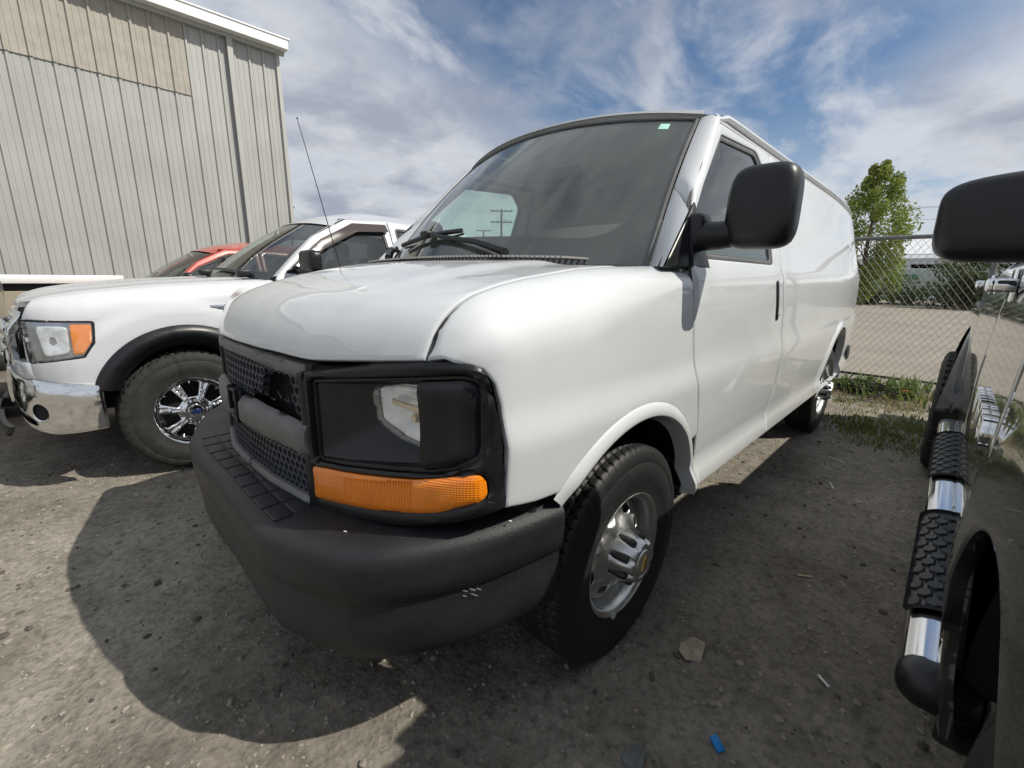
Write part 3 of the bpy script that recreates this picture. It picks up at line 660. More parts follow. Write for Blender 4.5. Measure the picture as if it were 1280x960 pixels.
# ---- wheels
def tyre_mesh(Ro, Wd, Rr, n=402, dirt=False, lugs=67, deep=.0065, blocky=False):
    h = Wd/2; so = Ro-Rr
    pf = [(Rr-.004, -h*.78), (Rr+.012, -h*.86), (Rr+so*.35, -h*.99), (Rr+so*.62, -h*.985), (Ro-.022, -h*.90), (Ro-.008, -h*.82)]
    tw = np.linspace(-.76, .76, 25)*h
    pf += [(Ro-.006*abs(t/h)**3, t) for t in tw]
    pf += [(Ro-.008, h*.82), (Ro-.022, h*.90), (Ro-.05, h*.955), (Ro-.056, h*.945), (Ro-.06, h*.962), (Rr+so*.50, h*1.0), (Rr+so*.40, h*1.0), (Rr+so*.33, h*.985), (Rr+so*.30, h*.975), (Rr+.016, h*.90), (Rr+.010, h*.90), (Rr-.004, h*.80)]
    m = len(pf); V, Fq = lathe(pf, n); V = V.reshape(n, m, 3); rad = np.array([p[0] for p in pf]); th = np.arange(n)
    for j in range(m):
        t = pf[j][1]/h
        if rad[j] < Ro-.024: continue
        ac = abs(t); d = np.zeros(n)
        k = (th*lugs/n)
        if 6 <= j < 31:
            if any(abs(ac-g) < .045 for g in (.20, .52)): d += deep
            row = 0 if ac < .2 else (1 if ac < .52 else 2)
            ph = (k+row*.5+(t*1.2 if row < 2 else ac*.8)) % 1
            d = np.where(ph < (.15 if not blocky else .3), np.maximum(d, deep*(1 if row else .6)), d)
        else:
            ph = (k+.5*2+ac*.8) % 1; d = np.where(ph < .15, deep*.6, 0)
        sc = 1-d/rad[j]; V[:, j, 0] *= sc; V[:, j, 2] *= sc
    return V.reshape(-1, 3), [f[::-1] for f in Fq]
def polar_disc(name, r0, r1, holes, prof, m, parent, grid=.012, thick=.006, **k):
    P = [(r1*cos(a), r1*sin(a)) for a in np.linspace(0, 2*pi, 72, endpoint=False)]
    H = list(holes)
    if r0 > 0: H.append([(r0*cos(a), r0*sin(a)) for a in np.linspace(0, 2*pi, 40, endpoint=False)])
    return panel(name, P, lambda x, z: np.stack([x, prof(np.hypot(x, z), np.arctan2(z, x)), z], 1), m, parent, holes=H, grid=grid, thick=thick, flip=True, **k)
def van_wheel(par, loc, inner=True):
    pr = sint([0, .07, .085, .10, .135, .165, .185, .197], [-.012, -.012, -.014, -.022, -.052, -.060, -.066, -.078], .01)
    holes = []
    for q in range(8):
        a = 2*pi*q/8+.2; c = np.array([cos(a), sin(a)]); tt = np.array([-sin(a), cos(a)])
        holes.append([tuple(c*(.150+.017*sin(u))+tt*.027*cos(u)) for u in np.linspace(0, 2*pi, 20, endpoint=False)])
    def prof2(r, a):
        y = pr(r); b = 0
        for q in range(8):
            aa = 2*pi*q/8+.2; d = np.hypot(r*np.cos(a)-.150*cos(aa), r*np.sin(a)-.150*sin(aa)); b = b+.010*np.exp(-((d-.030)/.010)**2)*(d > .0)
        return y+b
    wh = polar_disc('wheel', 0, .197, holes, prof2, MT['steelwheel'], par, grid=.011, thick=.008, r=.002)
    wh.location = loc
    rim = [(.190, -.15), (.190, -.09), (.196, -.078), (.200, -.04), (.202, -.012), (.210, -.004), (.221, .002), (.224, .0), (.224, -.006), (.214, -.014), (.209, -.03), (.207, -.09), (.205, -.17), (.19, -.17)]
    V, Fq = lathe(rim, 96, True); mesh('rim', V, [f[::-1] for f in Fq], MT['steelwheel'], wh, 50)
    V, Fq = lathe([(.205, -.20), (.05, -.20), (.0, -.2)], 48); mesh('brake_drum', V, [f[::-1] for f in Fq], MT['dark'], wh)
    V, Fq = tyre_mesh(.389, .235, .213); mesh('tyre', V+np.array([0, -.105, 0]), Fq, MT['rubber'], wh, 35)
    cap = [(.092, -.018), (.088, .012), (.080, .040), (.073, .060), (.068, .066), (.052, .066), (.050, .063), (.047, .063), (.044, .068), (.0, .071)]
    V, Fq = lathe(cap, 96); n_ = 96; V = V.reshape(n_, len(cap), 3); a = 2*pi*np.arange(n_)/n_
    for j, (r_, y_) in enumerate(cap):
        if .0 < y_ and r_ > .055:
            d = np.maximum(0, np.cos((a-.2)*8))**1.5*.017*(1 if y_ < .058 else .55)
            rg_ = np.abs(np.cos((a-.2)*8)) < .35
            s = (r_-d-.0015*(np.cos(a*96) > 0)*rg_)/r_; V[:, j, 0] *= s; V[:, j, 2] *= s
    mesh('hub_cap', V.reshape(-1, 3), [f[::-1] for f in Fq], MT['steelwheel'], wh, 40)
    k = MB()
    for q in range(8):
        aa = 2*pi*q/8+.2; V, Fq = tube([(.079*cos(aa), -.03, .079*sin(aa)), (.079*cos(aa), .038, .079*sin(aa)), (.079*cos(aa), .046, .079*sin(aa))], [.0135, .0125, .008], 10); k.add(V, Fq)
    k.build('lug_nuts', MT['lug'], wh, 50)
    bt = panel('cap_emblem', rpoly([(-.026, -.006), (-.010, -.006), (-.008, -.012), (.010, -.012), (.012, -.006), (.028, -.006), (.026, .006), (.010, .006), (.008, .012), (-.010, .012), (-.012, .006), (-.028, .006)]), lambda x, z: np.stack([x, .0735+0*x, z], 1), MT['gold'], wh, grid=.05, thick=.003, r=.0006, flip=True)
    bt.rotation_euler = (0, R(35), 0)
    V, Fq = rbox((.022, .012, .012), .003, 1, (.165, .004, -.150)); mesh('balance_weight', V, Fq, MT['silver'], wh)
    return wh
def copy_tree(o, parent=None):
    c = o.copy(); COL.objects.link(c); c.parent = parent
    for ch in list(o.children): copy_tree(ch, c)
    return c
w0 = van_wheel(van, (0, .985, .375)); w0.rotation_euler = (0, .55, 0)
for (x, s) in ((-3.43, 1), (0, -1), (-3.43, -1)):
    c = copy_tree(w0, van); c.location = (x, s*(.985 if x > -1 else .955), .375); c.rotation_euler = (0, .3*x, 0 if s > 0 else pi)
# ---- dark inner arches, underbody, cab
for cx, r0, zc in ((AX, .56, AZ), (-3.43, .545, .40)):
    P, Fc = gridmesh(lambda a, y: np.stack([cx+r0*np.cos(a), y, zc+r0*np.sin(a)], 1), np.linspace(.85 if cx > -1 else 0, pi-.12, 25), np.array([.965, .9, .55]))
    lin = mesh('wheel_liner', P, Fc, MT['under'], van); mirror_of(lin)
    k = MB(); k.box((cx, .54, .72), (1.15, .02, .66)); bk = k.build('wheel_well_wall', MT['dark'], van); mirror_of(bk)
k = MB(); k.box((-2.0, 0, .44), (5.0, 1.06, .12)); k.box((-1.72, 0, .47), (2.2, 1.88, .08)); k.box((-4.3, 0, .5), (.6, 1.7, .1)); k.box((.6, 0, .50), (.35, 1.55, .16)); k.add(*tube([(-3.43, -.8, .37), (-3.43, .8, .37)], .06, 10)); k.add(*tube([(0, -.8, .33), (0, .8, .33)], .04, 10))
k.build('underbody', MT['under'], van)
k = MB(); k.box((-2.5, 0, .56), (4.2, 1.8, .02)); k.box((-.6, 0, 1.0), (.9, 1.75, .02)); k.build('cab_floor', MT['interior'], van)
k = MB(); k.add(*rbox((.45, 1.62, .26), .06, 3, (-.42, 0, 1.22))); k.build('dashboard', MT['interior'], van)
sw = MB(); V, Fq = lathe([(.185+.016*cos(t), .016*sin(t)) for t in np.linspace(0, 2*pi, 8, endpoint=False)], 36, True); Rm_ = Matrix.Rotation(R(90), 4, 'Z') @ Matrix.Rotation(R(-28), 4, 'X')
Vr = V @ np.array((Matrix.Rotation(R(90), 3, 'Z') @ Matrix.Rotation(R(30), 3, 'X'))).T
sw.add(Vr+np.array([-.72, .43, 1.33]), Fq); sw.box((-.70, .43, 1.33), (.03, .34, .04)); sw.box((-.6, .43, 1.27), (.2, .05, .05)); sw.build('steering_wheel', MT['interior'], van)
for s in (1, -1):
    k = MB(); k.add(*rbox((.50, .50, .16), .05, 3, (-1.15, .45*s, 1.0))); k.build('seat', MT['beige'], van)
    k = MB(); k.add(*rbox((.14, .48, .44), .06, 3, (-1.42, .45*s, 1.22), Matrix.Rotation(R(-12), 4, 'Y'))); k.build('seat_back', MT['beige'], van)
k = MB(); k.box((-1.72, 0, 1.14), (.03, 1.80, 1.12)); k.build('bulkhead', MT['beige'], van)
V, Fq = rbox((.025, .24, .075), .01, 2); mesh('rear_view_mirror', V, Fq, MT['seal'], van, loc=(-.80, 0, 1.86))
# inner door skins so that the cab reads as trimmed
for s in (1, -1):
    k = MB(); k.box((-.93, .93*s, 1.05), (1.1, .03, .62)); k.build('door_trim', MT['beige'], van)
# radio mast on the far fender
a0, a1 = np.array([.06, -.90, 1.325]), np.array([.21, -.965, 2.10])
k = MB(); k.add(*tube([a0, a0+(a1-a0)*.05, a1], [.006, .003, .0016], 6)); k.add(*tube([a0-np.array([0, 0, .02]), a0+np.array([0, 0, .02])], [.018, .011], 10)); k.add(*tube([a1, a1+(a1-a0)*.008], .004, 6)); k.build('radio_mast', MT['seal'], van)
# ================================================================== PICKUP TRUCKS AND OTHER VEHICLES
def spoke_wheel(par, loc, name='wheel', R_=.40, Wd=.27, Rr=.232, ns=7, chrome=None, emblem=True, rot=.2):
    chrome = chrome or MT['chrome']
    holes = []
    for q in range(ns):                                        # the gaps between the spokes
        a = 2*pi*(q+.5)/ns+rot; hw0, hw1 = pi/ns*.52, pi/ns*.60
        holes.append(rpoly([(.098*cos(a-hw0), .098*sin(a-hw0)), (.198*cos(a-hw1), .198*sin(a-hw1)), (.203*cos(a), .203*sin(a)), (.198*cos(a+hw1), .198*sin(a+hw1)), (.098*cos(a+hw0), .098*sin(a+hw0))], .012, 3))
    def pr(r, a):
        s = np.cos((a-rot)*ns); y = -.012-.035*np.clip(r/.2, 0, 1)**2
        return y+np.where((r > .085) & (r < .205), .012*sstep(.0, .75, s)-.012*sstep(.93, 1.0, s), 0)-.02*sstep(.20, .212, r)+.006*sstep(.08, .06, r)
    wh = polar_disc(name, 0, .214, holes, pr, chrome, par, grid=.010, thick=.022, r=.003)
    wh.location = loc
    V, Fq = lathe([(.196, -.2), (.200, -.06), (.212, -.045), (.216, -.012), (Rr-.004, -.002), (Rr+.002, -.006), (Rr-.006, -.02), (.222, -.05), (.218, -.2)], 80, True); mesh('rim', V, [f[::-1] for f in Fq], chrome, wh, 50)
    V, Fq = lathe([(.20, -.16), (.06, -.15), (0, -.15)], 40); mesh('brake_disc', V, [f[::-1] for f in Fq], MT['dark'], wh)
    V, Fq = tyre_mesh(R_, Wd, Rr-.012, 288, lugs=48, deep=.014, blocky=True); mesh('tyre', V+np.array([0, -Wd*.45, 0]), Fq, MT['dustyrubber'], wh, 35)
    k = MB()
    for q in range(6):
        a = 2*pi*q/6; V, Fq = tube([(.068*cos(a), -.02, .068*sin(a)), (.068*cos(a), .006, .068*sin(a)), (.068*cos(a), .012, .068*sin(a))], [.013, .012, .007], 8); k.add(V, Fq)
    k.build('lug_nuts', chrome, wh, 40)
    V, Fq = lathe([(.047, -.015), (.045, .006), (.038, .016), (0, .020)], 32); mesh('hub_cap', V, [f[::-1] for f in Fq], chrome, wh)
    if emblem:
        V, Fq = lathe([(.030, .017), (.028, .021), (0, .022)], 28); V = V*np.array([1.0, 1, .55]); mesh('cap_emblem', V, [f[::-1] for f in Fq], MT['blueoval'], wh)
    return wh
def pickup(root, paint, d0=-.62, d1=-1.70, d2=-2.70, bed_end=-4.80, glass=None, flare=None, handles=MT['chrome'], chrome=True, dually=False, boards=False, wb=-3.68, spoke=True, visor=True, hw=1.0, handle_x=None, grille_mat=None, mirror=True, bed_top=1.30, tail=True, flares=True, tuck=0.0, rear_out=0.0, hz=1.195):
    glass = glass or MT['glass_dark']; flare = flare or MT['plastic']
    Sz2 = sint([.28, .40, .52, .75, .95, 1.08, 1.18, 1.25, 1.29, 1.32, 1.72, 1.80, 1.9], [.90, .935, .958, .980, .982, .975, .968, .955, .935, .918, .735, .69, .6], .02)
    nose2 = sint([.2, .45, .55, .65, .74, .80, .85, .88, .90, .92], [0, -.004, -.016, -.045, -.10, -.17, -.28, -.42, -.60, -.98], .02)
    S2 = lambda x, z: (Sz2(z)+.016*sstep(.70, .63, np.hypot(x, (z-.455)*1.02))*(np.asarray(x) > -1.2)*sstep(1.25, 1.1, z)+nose2(x)+np.where(x < -4.2, -.03*((-x-4.2)/.6)**2, 0))*hw
    side2 = lambda x, z: np.stack([x, S2(x, z), z], 1)
    off = lambda d: (lambda x, z: side2(x, z)+np.array([0, d, 0]))
    F2i = sint([0, .38, .56, .70, .81, .88, .935, .966, .98], [.92, .90, .88, .85, .80, .74, .65, .55, .45], .02)
    F2 = lambda y: F2i(np.abs(y))
    hoodz = sint([-.62, -.3, .1, .45, .65, .78, .86, .95], [1.275, 1.262, 1.238, 1.20, 1.17, 1.135, 1.07, .98], .08)
    def H2(x, y):
        ay = np.abs(y); return hoodz(x)+.016*sstep(.62, .48, ay+.12*x)-.012*sstep(.30, .24, ay)-.045*np.clip(ay-.62, 0, 1)**1.2
    hm2 = lambda x, y: np.stack([x, y, H2(x, y)], 1)
    yv = np.linspace(-.80, .80, 25)
    hood2 = panel('hood', [(F2(y)-.085-.02*abs(y), y) for y in yv]+[(-.50+.10*(1-(y/.8)**2)-.08, y) for y in yv[::-1]], hm2, paint, root, grid=.06, thick=.03, r=.006)
    sz2 = lambda x: H2(x, np.full_like(x, .806))
    hs2 = sint([-.7, 0, .5, .9], [.10, .12, .14, .10])
    def fm2(x, v):
        zs = sz2(x); h = hs2(x); zb = zs-h; t = np.clip((v-zb)/h, 0, 1); yb = np.maximum(S2(x, np.minimum(zb, 1.2)), .81*hw); low = v <= zb
        return np.stack([x, np.where(low, S2(x, np.minimum(v, 1.2)), .806*hw+(yb-.806*hw)*np.cos(t*pi/2)**.8), np.where(low, v, zb+h*np.sin(t*pi/2))], 1)
    vt2 = lambda x: float(sz2(np.array([x]))[0])-.003
    ar2 = [(.50*cos(a), .475+.50*sin(a)) for a in np.linspace(pi-.10, .36, 24)]
    fo2 = [(.78, .70), (.80, .80), (.79, 1.0), (.76, 1.06)]+[(x, vt2(x)) for x in np.linspace(.70, d0+.005, 20)]+[(d0+.008, 1.1), (d0+.012, .72), (d0+.06, .42), (-.50, .42)]+ar2+[(.52, .655)]
    hl = rpoly([(.425, 1.022, .01), (.44, .905), (.50, .828, .01), (.775, .80), (.785, 1.035)], .006)
    # fender with its lamp opening
    fen = panel('fender', rpoly(fo2), fm2, paint, root, holes=[hl], grid=.032, thick=.02, r=.004, flip=True, mirror=True)
    lampb = panel('headlight', hl, off(-.028), mat('lamp_housing', (.50, .52, .55), .2, metal=.75, var=.25, vscale=12) if 'lamp_housing' not in bpy.data.materials else bpy.data.materials['lamp_housing'], root, grid=.03, thick=.05, r=.002, flip=True)
    refl = panel('reflector', rpoly([(.56, 1.0, .03), (.57, .85, .03), (.70, .83, .03), (.72, 1.01, .03)]), lambda x, z: off(-.012)(x, z)-np.stack([0*x, .02*np.exp(-((x-.64)/.05)**2-((z-.92)/.06)**2), 0*x], 1), bpy.data.materials['lamp_reflector'], lampb, grid=.03, thick=.02, r=.003, flip=True)
    orng = panel('marker_lamp', rpoly([(.433, 1.012, .01), (.447, .91), (.50, .842, .01), (.555, .84), (.545, 1.016)], .004), off(-.012), MT['amber2'], lampb, grid=.02, thick=.02, r=.004, flip=True)
    lens2 = panel('lens', hl, off(-.001), MT['clear'], lampb, grid=.05, thick=.006, r=.003, flip=True)
    lb2 = mirror_of(lampb)
    for c in (refl, orng, lens2): mirror_of(c, lb2)
    bz = panel('lamp_surround', [tuple(p) for p in offset(densify(hl, .03) if area(np.array(hl)) > 0 else densify(hl, .03)[::-1], -.012)], off(.0), MT['seal'], root, holes=[hl], grid=.04, thick=.02, r=.002, flip=True); mirror_of(bz)
    # grille: chrome surround and bars
    gr2 = empty('grille', (0, 0, 0)); gr2.parent = root
    fr2 = lambda o: (lambda y, z: np.stack([F2(y)+o-.10*sstep(.95, 1.10, z), y, z], 1))
    gm = grille_mat or MT['chrome']
    go, gi = rpoly([(-.64, .76), (.64, .76), (.68, 1.08), (-.68, 1.08)], .05), rpoly([(-.57, .80), (.57, .80), (.60, 1.04), (-.60, 1.04)], .05)
    panel('grille_surround', go, fr2(.018), gm, gr2, holes=[gi], grid=.05, thick=.06, r=.012)
    panel('grille_backing', go, fr2(-.03), MT['dark'], gr2, grid=.1, thick=.01)
    for z in (.86, .92, .98):
        panel('grille_bar', rpoly([(-.60, z-.018), (.60, z-.018), (.60, z+.018), (-.60, z+.018)], .01), lambda y, zz, z=z: fr2(.030-0*z)(y, zz)-np.stack([.4*np.abs(zz-z), 0*y, 0*y], 1), gm, gr2, grid=.05, thick=.05, r=.006)
    if emblem2 := (paint is MT['white2']):
        V, Fq = lathe([(.10, 0), (.095, .015), (0, .02)], 32); V = np.stack([V[:, 1], V[:, 0], V[:, 2]*.42], 1); mesh('front_emblem', V, Fq, MT['blueoval'], gr2, loc=(float(F2(np.array([0.]))[0])+.045, 0, .92))
    # lower front apron in body colour, chrome bumper with fog lamps, black air dam
    ap = [(y, .70) for y in np.linspace(-.84, .84, 21)]+[(y, .80) for y in np.linspace(.84, -.84, 21)]
    panel('front_apron', ap, fr2(.012), paint, root, grid=.06, thick=.05, r=.01)
    bx = np.concatenate([np.linspace(.44, .80, 14)[:-1], [.80, .84, .868, .888, .902, .912]])
    cur = [(float(x), float(S2(np.array([x]), np.array([.65]))[0])) for x in bx]+[(.93, .2), (.935, 0)]
    cur = np.array(cur+[(a, -b) for a, b in cur[-2::-1]]); seg_ = np.r_[0, np.cumsum(np.linalg.norm(np.diff(cur, axis=0), axis=1))]; Lc = seg_[-1]
    cx_, cy_ = sint(seg_, cur[:, 0], .06), sint(seg_, cur[:, 1], .06)
    def bmap(o):
        def f(u, z):
            x, y = cx_(u), cy_(u); e = 1e-3; tx, ty = cx_(u+e)-cx_(u-e), cy_(u+e)-cy_(u-e); l = np.hypot(tx, ty)
            bul = o+.022*(1-((z-.53)/.17)**2)
            return np.stack([x-ty/l*bul*-1, y+tx/l*bul*-1, z], 1) if False else np.stack([x+(-ty/l)*(-1)*bul*(-1), y+(tx/l)*bul, z], 1)
        return f
    # decide the outward direction once
    t_ = bmap(0.0)(np.array([Lc/2]), np.array([.53]))[0]; sgn = 1 if t_[0] > cx_(Lc/2) else -1
    def bm(o):
        def f(u, z):
            x, y = cx_(u), cy_(u); e = 1e-3; tx, ty = cx_(u+e)-cx_(u-e), cy_(u+e)-cy_(u-e); l = np.hypot(tx, ty); bul = o+.022*(1-((z-.53)/.17)**2)
            return np.stack([x+ty/l*bul, y-tx/l*bul, z], 1)
        t = f(np.array([Lc/2]), np.array([.53]))[0]
        if t[0] > cx_(Lc/2): return f
        return lambda u, z: np.stack([2*cx_(u)-f(u, z)[:, 0], 2*cy_(u)-f(u, z)[:, 1], z], 1)
    b0 = bm(0.012)
    du_ = b0(np.array([Lc/2+.01]), np.array([.5]))[0]-b0(np.array([Lc/2-.01]), np.array([.5]))[0]; flp = du_[1] < 0      # u runs to -y
    fo_ = [rpoly([(uc+.058*cos(t), .505+.05*sin(t)) for t in np.linspace(0, 2*pi, 24, endpoint=False)]) for uc in (.375, Lc-.375)]
    bo = rpoly([(.0, .655, .01), (.0, .385, .02), (.30, .365), (Lc/2-.55, .40), (Lc/2-.50, .44), (Lc/2+.50, .44), (Lc/2+.55, .40), (Lc-.30, .365), (Lc, .385, .02), (Lc, .655, .01), (Lc-.35, .70), (Lc/2, .705), (.35, .70)])
    bp_ = panel('bumper', bo, b0, MT['chrome'] if chrome else MT['plastic'], root, holes=fo_, grid=.04, thick=.035, r=.008, flip=flp)
    for h in fo_: panel('fog_lamp', h, bm(-.03), MT['dark'], bp_, grid=.04, thick=.03, r=.003, flip=flp)
    panel('air_dam', rpoly([(.50, .43), (.56, .365), (Lc-.56, .365), (Lc-.50, .43)]), bm(-.15), MT['plastic'], root, grid=.08, thick=.03, flip=flp)
    # cab sides: doors with windows, then the bed
    zw = 1.725
    wz = rpoly([(d0-.07, 1.315, .01), (d0-.36, 1.55, .10), (d0-.72, 1.72, .08), (d1+.06, zw+.01, .03), (d1+.05, 1.315, .02)])
    wfront = d0-.10
    dz = rpoly([(d0, .46), (d0, 1.285), (d0-.05, 1.335, .03), (d0-.36, 1.615, .10), (d0-.68, 1.775, .1), (d1+.005, 1.785), (d1+.005, .46)])
    door1 = panel('front_door', dz, side2, paint, root, holes=[wz], grid=.06, thick=.03, r=.004, flip=True, mirror=True)
    rz = rpoly([(d1-.05, 1.315, .02), (d1-.06, zw+.01, .04), (d2+.22, 1.70, .10), (d2+.16, 1.315, .03)])
    door2 = panel('rear_door', rpoly([(d1-.005, .46), (d1-.005, 1.785), (d2+.07, 1.765, .1), (d2+.03, 1.30), (d2+.04, .75), (d2+.10, .46)]), side2, paint, root, holes=[rz], grid=.06, thick=.03, r=.004, flip=True, mirror=True)
    for dd, wo in ((door1, wz), (door2, rz)):
        po = offset(densify(wo, .05) if area(np.array(wo)) > 0 else densify(wo, .05)[::-1], .022)
        g1 = panel('window', [tuple(p) for p in po], off(-.012), glass, dd[0], grid=.12, thick=.004, r=.001, flip=True); mirror_of(g1, dd[1])
        g2 = panel('window_seal', wo, off(-.004), MT['seal'], dd[0], holes=[[tuple(p) for p in po]], grid=.08, thick=.02, r=.002, flip=True); mirror_of(g2, dd[1])
    if visor:
        vs = rpoly([(d0-.12, 1.36, .01), (d0-.40, 1.59, .08), (d0-.72, 1.745, .06), (d1+.03, 1.76, .01), (d1+.03, 1.695, .01), (d0-.74, 1.672, .06), (d0-.42, 1.515, .08), (d0-.16, 1.335, .01)])
        v1 = panel('window_visor', vs, lambda x, z: side2(x, z)+np.stack([0*x, .014+.02*np.clip((1.76-z)/.08, 0, 1), 0*x], 1), mat('smoked_visor', (.045, .032, .028), .12, coat=1.0) if 'smoked_visor' not in bpy.data.materials else bpy.data.materials['smoked_visor'], door1[0], grid=.05, thick=.004, r=.0015, flip=True); mirror_of(v1, door1[1])
    for dd, hx in ((door1, (handle_x or (d1+.16, 0))[0]), (door2, (handle_x or (0, d2+.24))[1])):
        y = float(S2(np.array([hx]), np.array([1.19]))[0]); k = MB(); k.add(*rbox((.20, .022, .036), .010, 2, (hx, y+.045, hz))); 
        for e in (-.085, .085): k.add(*rbox((.035, .045, .034), .008, 2, (hx+e, y+.022, hz)))
        h_ = k.build('handle', handles, dd[0]); k = MB(); k.add(*rbox((.13, .012, .085), .005, 2, (hx, y+.002, hz))); c_ = k.build('handle_cup', handles, dd[0])
        for q in (h_, c_): mirror_of(q, dd[1])
    bw = 1.0
    rad_ = [(wb+.50*cos(a), .475+.50*sin(a)) for a in np.linspace(.12, pi-.12, 22)]
    bed = panel('bed_side', rpoly([(d2+.02, .50), (d2-.01, 1.30, .02), (bed_end, 1.30, .03), (bed_end+.03, .55, .04)]+rad_[::-1]), side2, paint, root, grid=.07, thick=.04, r=.006, flip=True, mirror=True) if False else panel('bed_side', rpoly([(d2+.09, .50), (d2+.02, .75), (d2+.01, bed_top, .02), (bed_end, bed_top, .03), (bed_end+.03, .55, .04), (wb-.50, .52)]+rad_[::-1]+[(wb+.50, .50)]), lambda x, z: np.stack([x, S2(x, np.minimum(z, 1.2)), z], 1), paint, root, grid=.07, thick=.04, r=.006, flip=True, mirror=True)
    k = MB(); k.box(((d2+bed_end)/2, 0, .72), (d2-bed_end-.06, 1.8*hw, .04)); k.box((d2-.02, 0, 1.0), (.03, 1.84*hw, .56)); k.build('bed_floor', MT['under'], root)
    tg = panel('tailgate', rpoly([(-.80, .62), (.80, .62), (.80, bed_top-.005), (-.80, bed_top-.005)], .02), lambda y, z: np.stack([np.full_like(y, bed_end+.01), y, z], 1), paint, root, grid=.2, thick=.06, flip=True)
    V, Fq = rbox((.18, 1.85, .18), .03); mesh('rear_bumper', V, Fq, MT['chrome'] if chrome else MT['plastic'], root, loc=(bed_end-.07, 0, .56))
    for s in (1, -1) if tail else ():
        V, Fq = rbox((.04, .15, .40), .012); mesh('tail_lamp', V, Fq, bpy.data.materials['red_lens'], root, loc=(bed_end+.0, .88*s*hw, 1.06))
    for s in (1, -1):
        V, Fq = rbox((d0-d2+.1 if False else (d0-d2), .07, .14), .02); mesh('rocker', V, Fq, paint, root, loc=((d0+d2)/2, .925*s*hw, .42))
    # windshield, roof, rear window
    bl2, tl2 = np.array([d0-.02, .80*hw, 1.275]), np.array([d0-.60, .63*hw, 1.715])
    def ws2(s, t, d=0.0):
        q = 1-s*s; e = lambda i: bl2[i]*(1-t)+tl2[i]*t
        return np.stack([e(0)+(.24*(1-t)+.13*t)*q+.02*np.sin(pi*t)+d*.6, e(1)*s, e(2)+(.0*(1-t)+.045*t)*q+.02*np.sin(pi*t)+d*.8], 1)
    P, Fc = gridmesh(ws2, np.linspace(-.97, .97, 25), np.linspace(-.02, .97, 13)); wsx = mesh('windshield', P, Fc, MT['glass'] if paint is not MT['blackpaint'] else glass, root, 0); wsx.data.shade_smooth()
    panel('glass_border', rpoly([(-.97, -.03), (.97, -.03), (.97, .975), (-.97, .975)], .03), lambda s, t: ws2(s, t, -.006), MT['frit'], wsx, holes=[rpoly([(-.90, .08), (.90, .08), (.92, .93), (-.92, .93)], .08)], grid=.06, thick=.002, r=.001, rings=False)
    def pil2(s, t):
        A = ws2(np.full_like(t, .975), t); x1 = np.interp(t, [0, .62, 1], [d0-.03, d0-.36, d0-.66]); z1 = np.interp(t, [0, .62, 1], [1.292, 1.618, 1.775]); B = side2(x1, z1)
        return A*(1-s)[:, None]+B*s[:, None]+(.025*np.sin(pi*s))[:, None]*np.array([.4, .6, .4])
    P, Fc = gridmesh(pil2, np.linspace(0, 1, 7), np.linspace(0, 1, 14)); p2 = mesh('pillar', P, Fc, paint, root, 60); mirror_of(p2)
    def rf2(u, s):
        xf = d0-.60+.13*(1-s*s); x = xf+(d2+.10-xf)*u; hwid = np.interp(u, [0, .12, .4, .9, 1], [.63, .675, .69, .68, .66])*hw
        zc = np.interp(u, [0, .12, .35, .8, 1], [1.76, 1.83, 1.90, 1.90, 1.86]); ze = np.interp(u, [0, .12, .3, 1], [1.715, 1.765, 1.79, 1.775])
        return np.stack([x, hwid*s, ze+(zc-ze)*(1-np.abs(s)**2.8)], 1)
    P, Fc = gridmesh(rf2, np.linspace(0, 1, 22), np.linspace(-1, 1, 27)); mesh('roof', P, [f[::-1] for f in Fc], paint, root, 60)
    P, Fc = gridmesh(lambda u, t: rf2(u, np.ones_like(u))*(1-t)[:, None]+t[:, None]*side2(np.clip(rf2(u, np.ones_like(u))[:, 0], -9, d0-.62), np.full_like(u, 1.775)), np.linspace(0, 1, 22), np.linspace(0, 1, 3)); rs = mesh('roof_side', P, Fc, paint, root, 60); mirror_of(rs)
    bk2 = lambda y, z: np.stack([d2+.02+.10*sstep(1.3, 1.8, z), y, z], 1)
    ro = rpoly([(-.90, .75), (.90, .75), (.90, 1.28), (.64, 1.80, .06), (-.64, 1.80, .06), (-.90, 1.28)]); rh = rpoly([(-.68, 1.34), (.68, 1.34), (.58, 1.72), (-.58, 1.72)], .04)
    cb = panel('cab_back', ro, bk2, paint, root, holes=[rh], grid=.1, thick=.03, flip=True); panel('rear_window', rh, lambda y, z: bk2(y, z)+np.array([.012, 0, 0]), MT['glass'], cb, grid=.2, thick=.004, r=.001, flip=True)
    # flares, wheels, underside
    for cx, rr in ((0, 1), (wb, 1)):
        fl = lambda a, t, cx=cx: np.stack([cx+(.43+.078*(1-t))*np.cos(a), S2(cx+(.43+.078*(1-t))*np.cos(a), np.clip(.475+(.43+.078*(1-t))*np.sin(a), .42, 1.2))+.035*np.sin(np.clip(t, 0, 1)*pi*.7+.15)-.10*np.clip(t-1, 0, 9), .475+(.43+.078*(1-t))*np.sin(a)], 1)
        P, Fc = gridmesh(fl, np.linspace(.32 if cx == 0 else .0, pi-.02, 40), np.array([0, .1, .3, .55, .8, 1.0, 1.1, 1.8]))
        if flares: f_ = mesh('wheel_flare', P, [q[::-1] for q in Fc], flare, root, 50); mirror_of(f_)
        k = MB(); k.box((cx, .52*hw, .72), (.98, .02, .64)); b_ = k.build('wheel_well_wall', MT['dark'], root); mirror_of(b_)
        P, Fc = gridmesh(lambda a, y, cx=cx: np.stack([cx+.50*np.cos(a), y, .475+.50*np.sin(a)], 1), np.linspace(.35 if cx == 0 else .1, pi-.05, 20), np.array([.94*hw, .5*hw])); l_ = mesh('wheel_liner', P, Fc, MT['under'], root); mirror_of(l_)
